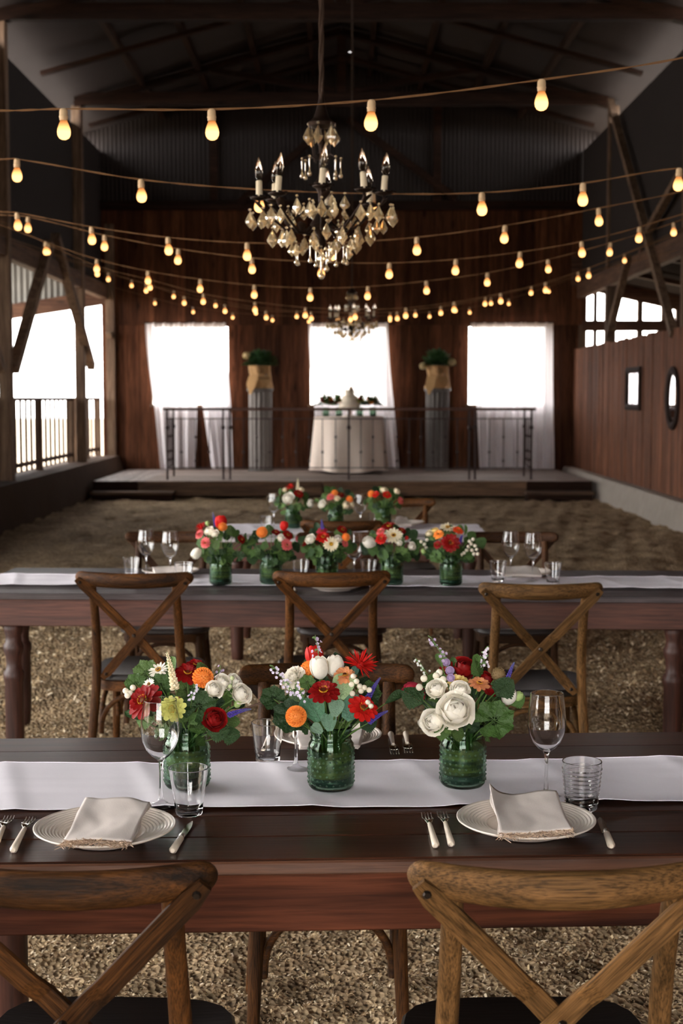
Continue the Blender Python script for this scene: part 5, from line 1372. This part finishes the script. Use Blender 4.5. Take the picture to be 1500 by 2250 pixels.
p = at(706, 437, 5.6); chandelier('large crystal chandelier with candle bulbs hanging between the front light strings', p, 7.35)
p = at(773, 700, 16.0); chandelier('small distant crystal chandelier hanging in front of the middle back window', p, 7.35)

# ================================================================== things on the stage
M_cloth = plain('cream_tablecloth', '#e6d6c8', .85, var=.05, bump=.1, bscale=30); M_cake = plain('cream_icing', '#efe2cc', .6)
M_burlap = plain('tan_burlap', '#b08a5e', .95, var=.15, bump=.6, bscale=140); M_zinc = plain('weathered_zinc', '#6f6965', .6, .35, var=.35, vscale=6)
CTY = 24.75; cx = at(766, 1000, CTY).x
ct = thing('cake_table', 'round table under a floor-length cream tablecloth in front of the middle window', 'table', (cx, CTY, STZ))
TH = .97
def cl(u, v):
    a = 2*math.pi*u
    if v < .3: r = .60*v/.3; return (r*math.cos(a), r*math.sin(a), TH+.012)
    q = (v-.3)/.7; fold = .5+.5*math.sin(a*9+.7*math.sin(a*2)); r = .60+q*(.015+.085*fold)*(1 if math.sin(a) < .2 else .6)
    return (r*math.cos(a), r*math.sin(a), TH+.012-q*(TH-.035+.02*math.sin(a*3)))
MB().grid(cl, 144, 26).build('tablecloth', M_cloth, ct, smooth=True, angle=0, weld=True)
MB().lathe([(0,TH-.03),(.595,TH-.03),(.595,TH+.004),(0,TH+.004)], 32).build('tabletop', W_fascia, ct); MB().lathe([(.3,0),(.3,.03),(.05,.06),(.04,TH-.03)], 16).build('pedestal', W_leg, ct)
ck = thing('tiered_cake', 'small three tiered cream cake on the cloth-covered table', 'cake', (cx+.01, CTY-.28, STZ+TH+.013)); ck.scale = (1.2,1.2,1.2)
for r, z0, z1 in ((.15,.10,.20),(.11,.20,.30),(.07,.30,.385)):
    MB().lathe([(0,z0),(r,z0),(r,z1-.012),(r-.012,z1),(0,z1)], 28).build('cake_tier', M_cake, ck, smooth=True)
MB().lathe([(.11,0),(.11,.012),(.02,.03),(.02,.08),(.17,.088),(.17,.098),(0,.098)], 28).build('cake_stand', M_plate, ck, smooth=True)
MB().ball((.02,0,.40), .03, 8, 6).build('cake_topper', PM('#b59a72'), ck, smooth=True)
for x, lab in ((716,'far left'),(744,'left of the cake'),(790,'right of the cake'),(819,'far right')):
    X = at(x, 900, CTY).x-cx
    nm = 'cake table bouquet at the '+lab if 'far' in lab else 'cake table bouquet just '+lab
    yb = -.14 if 'far' in lab else .14
    j = jar(x, 900, 'small teal jar of the '+nm, 1.15, STZ+TH+.013, CTY+yb, True)
    t = thing('small_bouquet', 'dark red and green '+nm, 'bouquet', j.location+Vector((0,0,.12)), group='bouquets on the cake table'); t.scale = (1.1,1.1,1.1); rnd = random.Random(x)
    b = MB()
    for k in range(60):
        d = Vector((rnd.gauss(0,1), rnd.gauss(0,1), abs(rnd.gauss(0,.8)))).normalized(); q = d.to_track_quat('Y','Z').to_matrix().to_4x4()
        b.add(*petal(.09,.06,.2,-.1,1,2,4), Matrix.Translation(d*rnd.uniform(.03,.13)+Vector((0,0,.06))) @ q)
    b.build('foliage', leaf_mat('#4a6838', None), t, smooth=True)['kind'] = 'stuff'
    for k in range(7):
        a = rnd.uniform(0,6.28); rr = rnd.uniform(.02,.11); c = rnd.choice(['#8e2a1e','#c9722c','#d8c06a','#7a1f2a'])
        B = MB()
        for nm_, sh, cc, m, s in flower_parts('rose', c, rnd):
            if nm_ == 'petal': B.add(*SHAPE[sh], Matrix.Scale(.033, 4) @ m)
        B.build('bloom', PM(c), t, smooth=True).matrix_basis = Matrix.Translation((rr*math.cos(a), rr*math.sin(a)-.02, .13+rnd.uniform(-.03,.05)))
def pedestal(px, lab, sd):
    X = at(px, 1000, 25.4).x; hgt = 1.47
    t = thing('corrugated_column', 'weathered corrugated metal column on the stage '+lab, 'pedestal', (X, 25.4, STZ), group='corrugated columns on the stage')
    v = []; n = 120
    for k in range(n):
        a = 2*math.pi*k/n; r = .195+.012*math.sin(a*15); v += [(r*math.cos(a), r*math.sin(a), .03), (r*math.cos(a), r*math.sin(a), hgt-.05)]
    MB().add(v, [(2*k, (2*k+2) % (2*n), (2*k+3) % (2*n), 2*k+1) for k in range(n)]).build('shaft', M_zinc, t, smooth=True, angle=0)
    MB().lathe([(.23,0),(.23,.025),(.2,.035),(0,.035)], 32).build('base', M_zinc, t); MB().lathe([(0,hgt-.06),(.21,hgt-.06),(.235,hgt-.04),(.235,hgt-.005),(0,hgt-.005)], 32).build('cap', M_zinc, t)
    z = STZ+hgt
    p = thing('burlap_pot', 'plant pot wrapped in tan burlap on the column '+lab, 'plant pot', (X, 25.4, z), group='burlap wrapped pots')
    b = MB().grid(lambda u, v: ((lambda r, a: (r*math.cos(a), r*math.sin(a), .40*v-.004*0))(.195+.035*(1-v)*(.6+.6*math.sin(u*19))+.015*math.sin(u*31+v*5)-.02*math.sin(v*3.1), 2*math.pi*u)), 64, 14)
    b.v = [(x, y, max(z_, .002)) for x, y, z_ in b.v]; b.build('burlap_wrap', M_burlap, p, smooth=True, angle=0)
    MB().lathe([(.16,.0),(.17,.38),(.15,.385),(0,.36)], 24).build('pot', M_zinc, p)
    for a0, L, w in ((-118, .33, .2), (-75, .2, .19)):
        a = R(a0); M = Matrix.Rotation(a+R(90), 4, 'Z')
        MB().grid(lambda u, v: ((u-.5)*w*(1 if v < .5 else 1-(v-.5)*1.75)+(-.05*v if a0 < -100 else .05*v), -.215-.045*min(1, v*3), .22-L*v), 8, 10, M).build('burlap_flap', M_burlap, p, smooth=True, angle=0)
    rose = MB()
    for nm_, sh, cc, m, s in flower_parts('rose', '#8d6f4c', random.Random(3)):
        if nm_ == 'petal': rose.add(*SHAPE[sh], Matrix.Scale(.05, 4) @ m)
    rose.build('burlap_rosette', M_burlap, p, smooth=True).matrix_basis = Matrix.Translation((.02,-.215,.30)) @ Matrix.Rotation(R(80), 4, 'X')
    g = thing('potted_plant', 'dark leafy plant with a pale bloom in the burlap pot '+lab, 'plant', (X, 25.4, z+.36), group='leafy plants on the columns'); rnd = random.Random(sd)
    b = MB()
    for k in range(260):
        d = Vector((rnd.gauss(0,1), rnd.gauss(0,.8), rnd.gauss(.5,.8))).normalized(); q = d.to_track_quat('Y','Z').to_matrix().to_4x4()
        b.add(*petal(.11,.07,.2,-.15,1,2,4), Matrix.Translation(Vector((d.x*.24, d.y*.2, abs(d.z)*.22))*rnd.uniform(.3,1)+Vector((0,0,.05))) @ q)
    b.build('foliage', leaf_mat('#33502c', None), g, smooth=True)['kind'] = 'stuff'
    for (x, zz) in (((-.23,.22),) if sd == 1 else ((-.26,.03),(.24,.1))):
        B = MB()
        for nm_, sh, cc, m, s in flower_parts('rose', WH, rnd):
            if nm_ == 'petal': B.add(*SHAPE[sh], Matrix.Scale(.065, 4) @ m)
        B.build('bloom', PM('#d8c79a'), g, smooth=True).matrix_basis = Matrix.Translation((x,-.12,zz)) @ Matrix.Rotation(R(50), 4, 'X')
    MB().lathe([(.14,0),(.14,.02),(0,.03)], 16).build('soil', plain('soil_%d' % sd, '#2a211a', .95), g)
pedestal(572, 'left of the cake table', 1); pedestal(960, 'right of the cake table', 2)
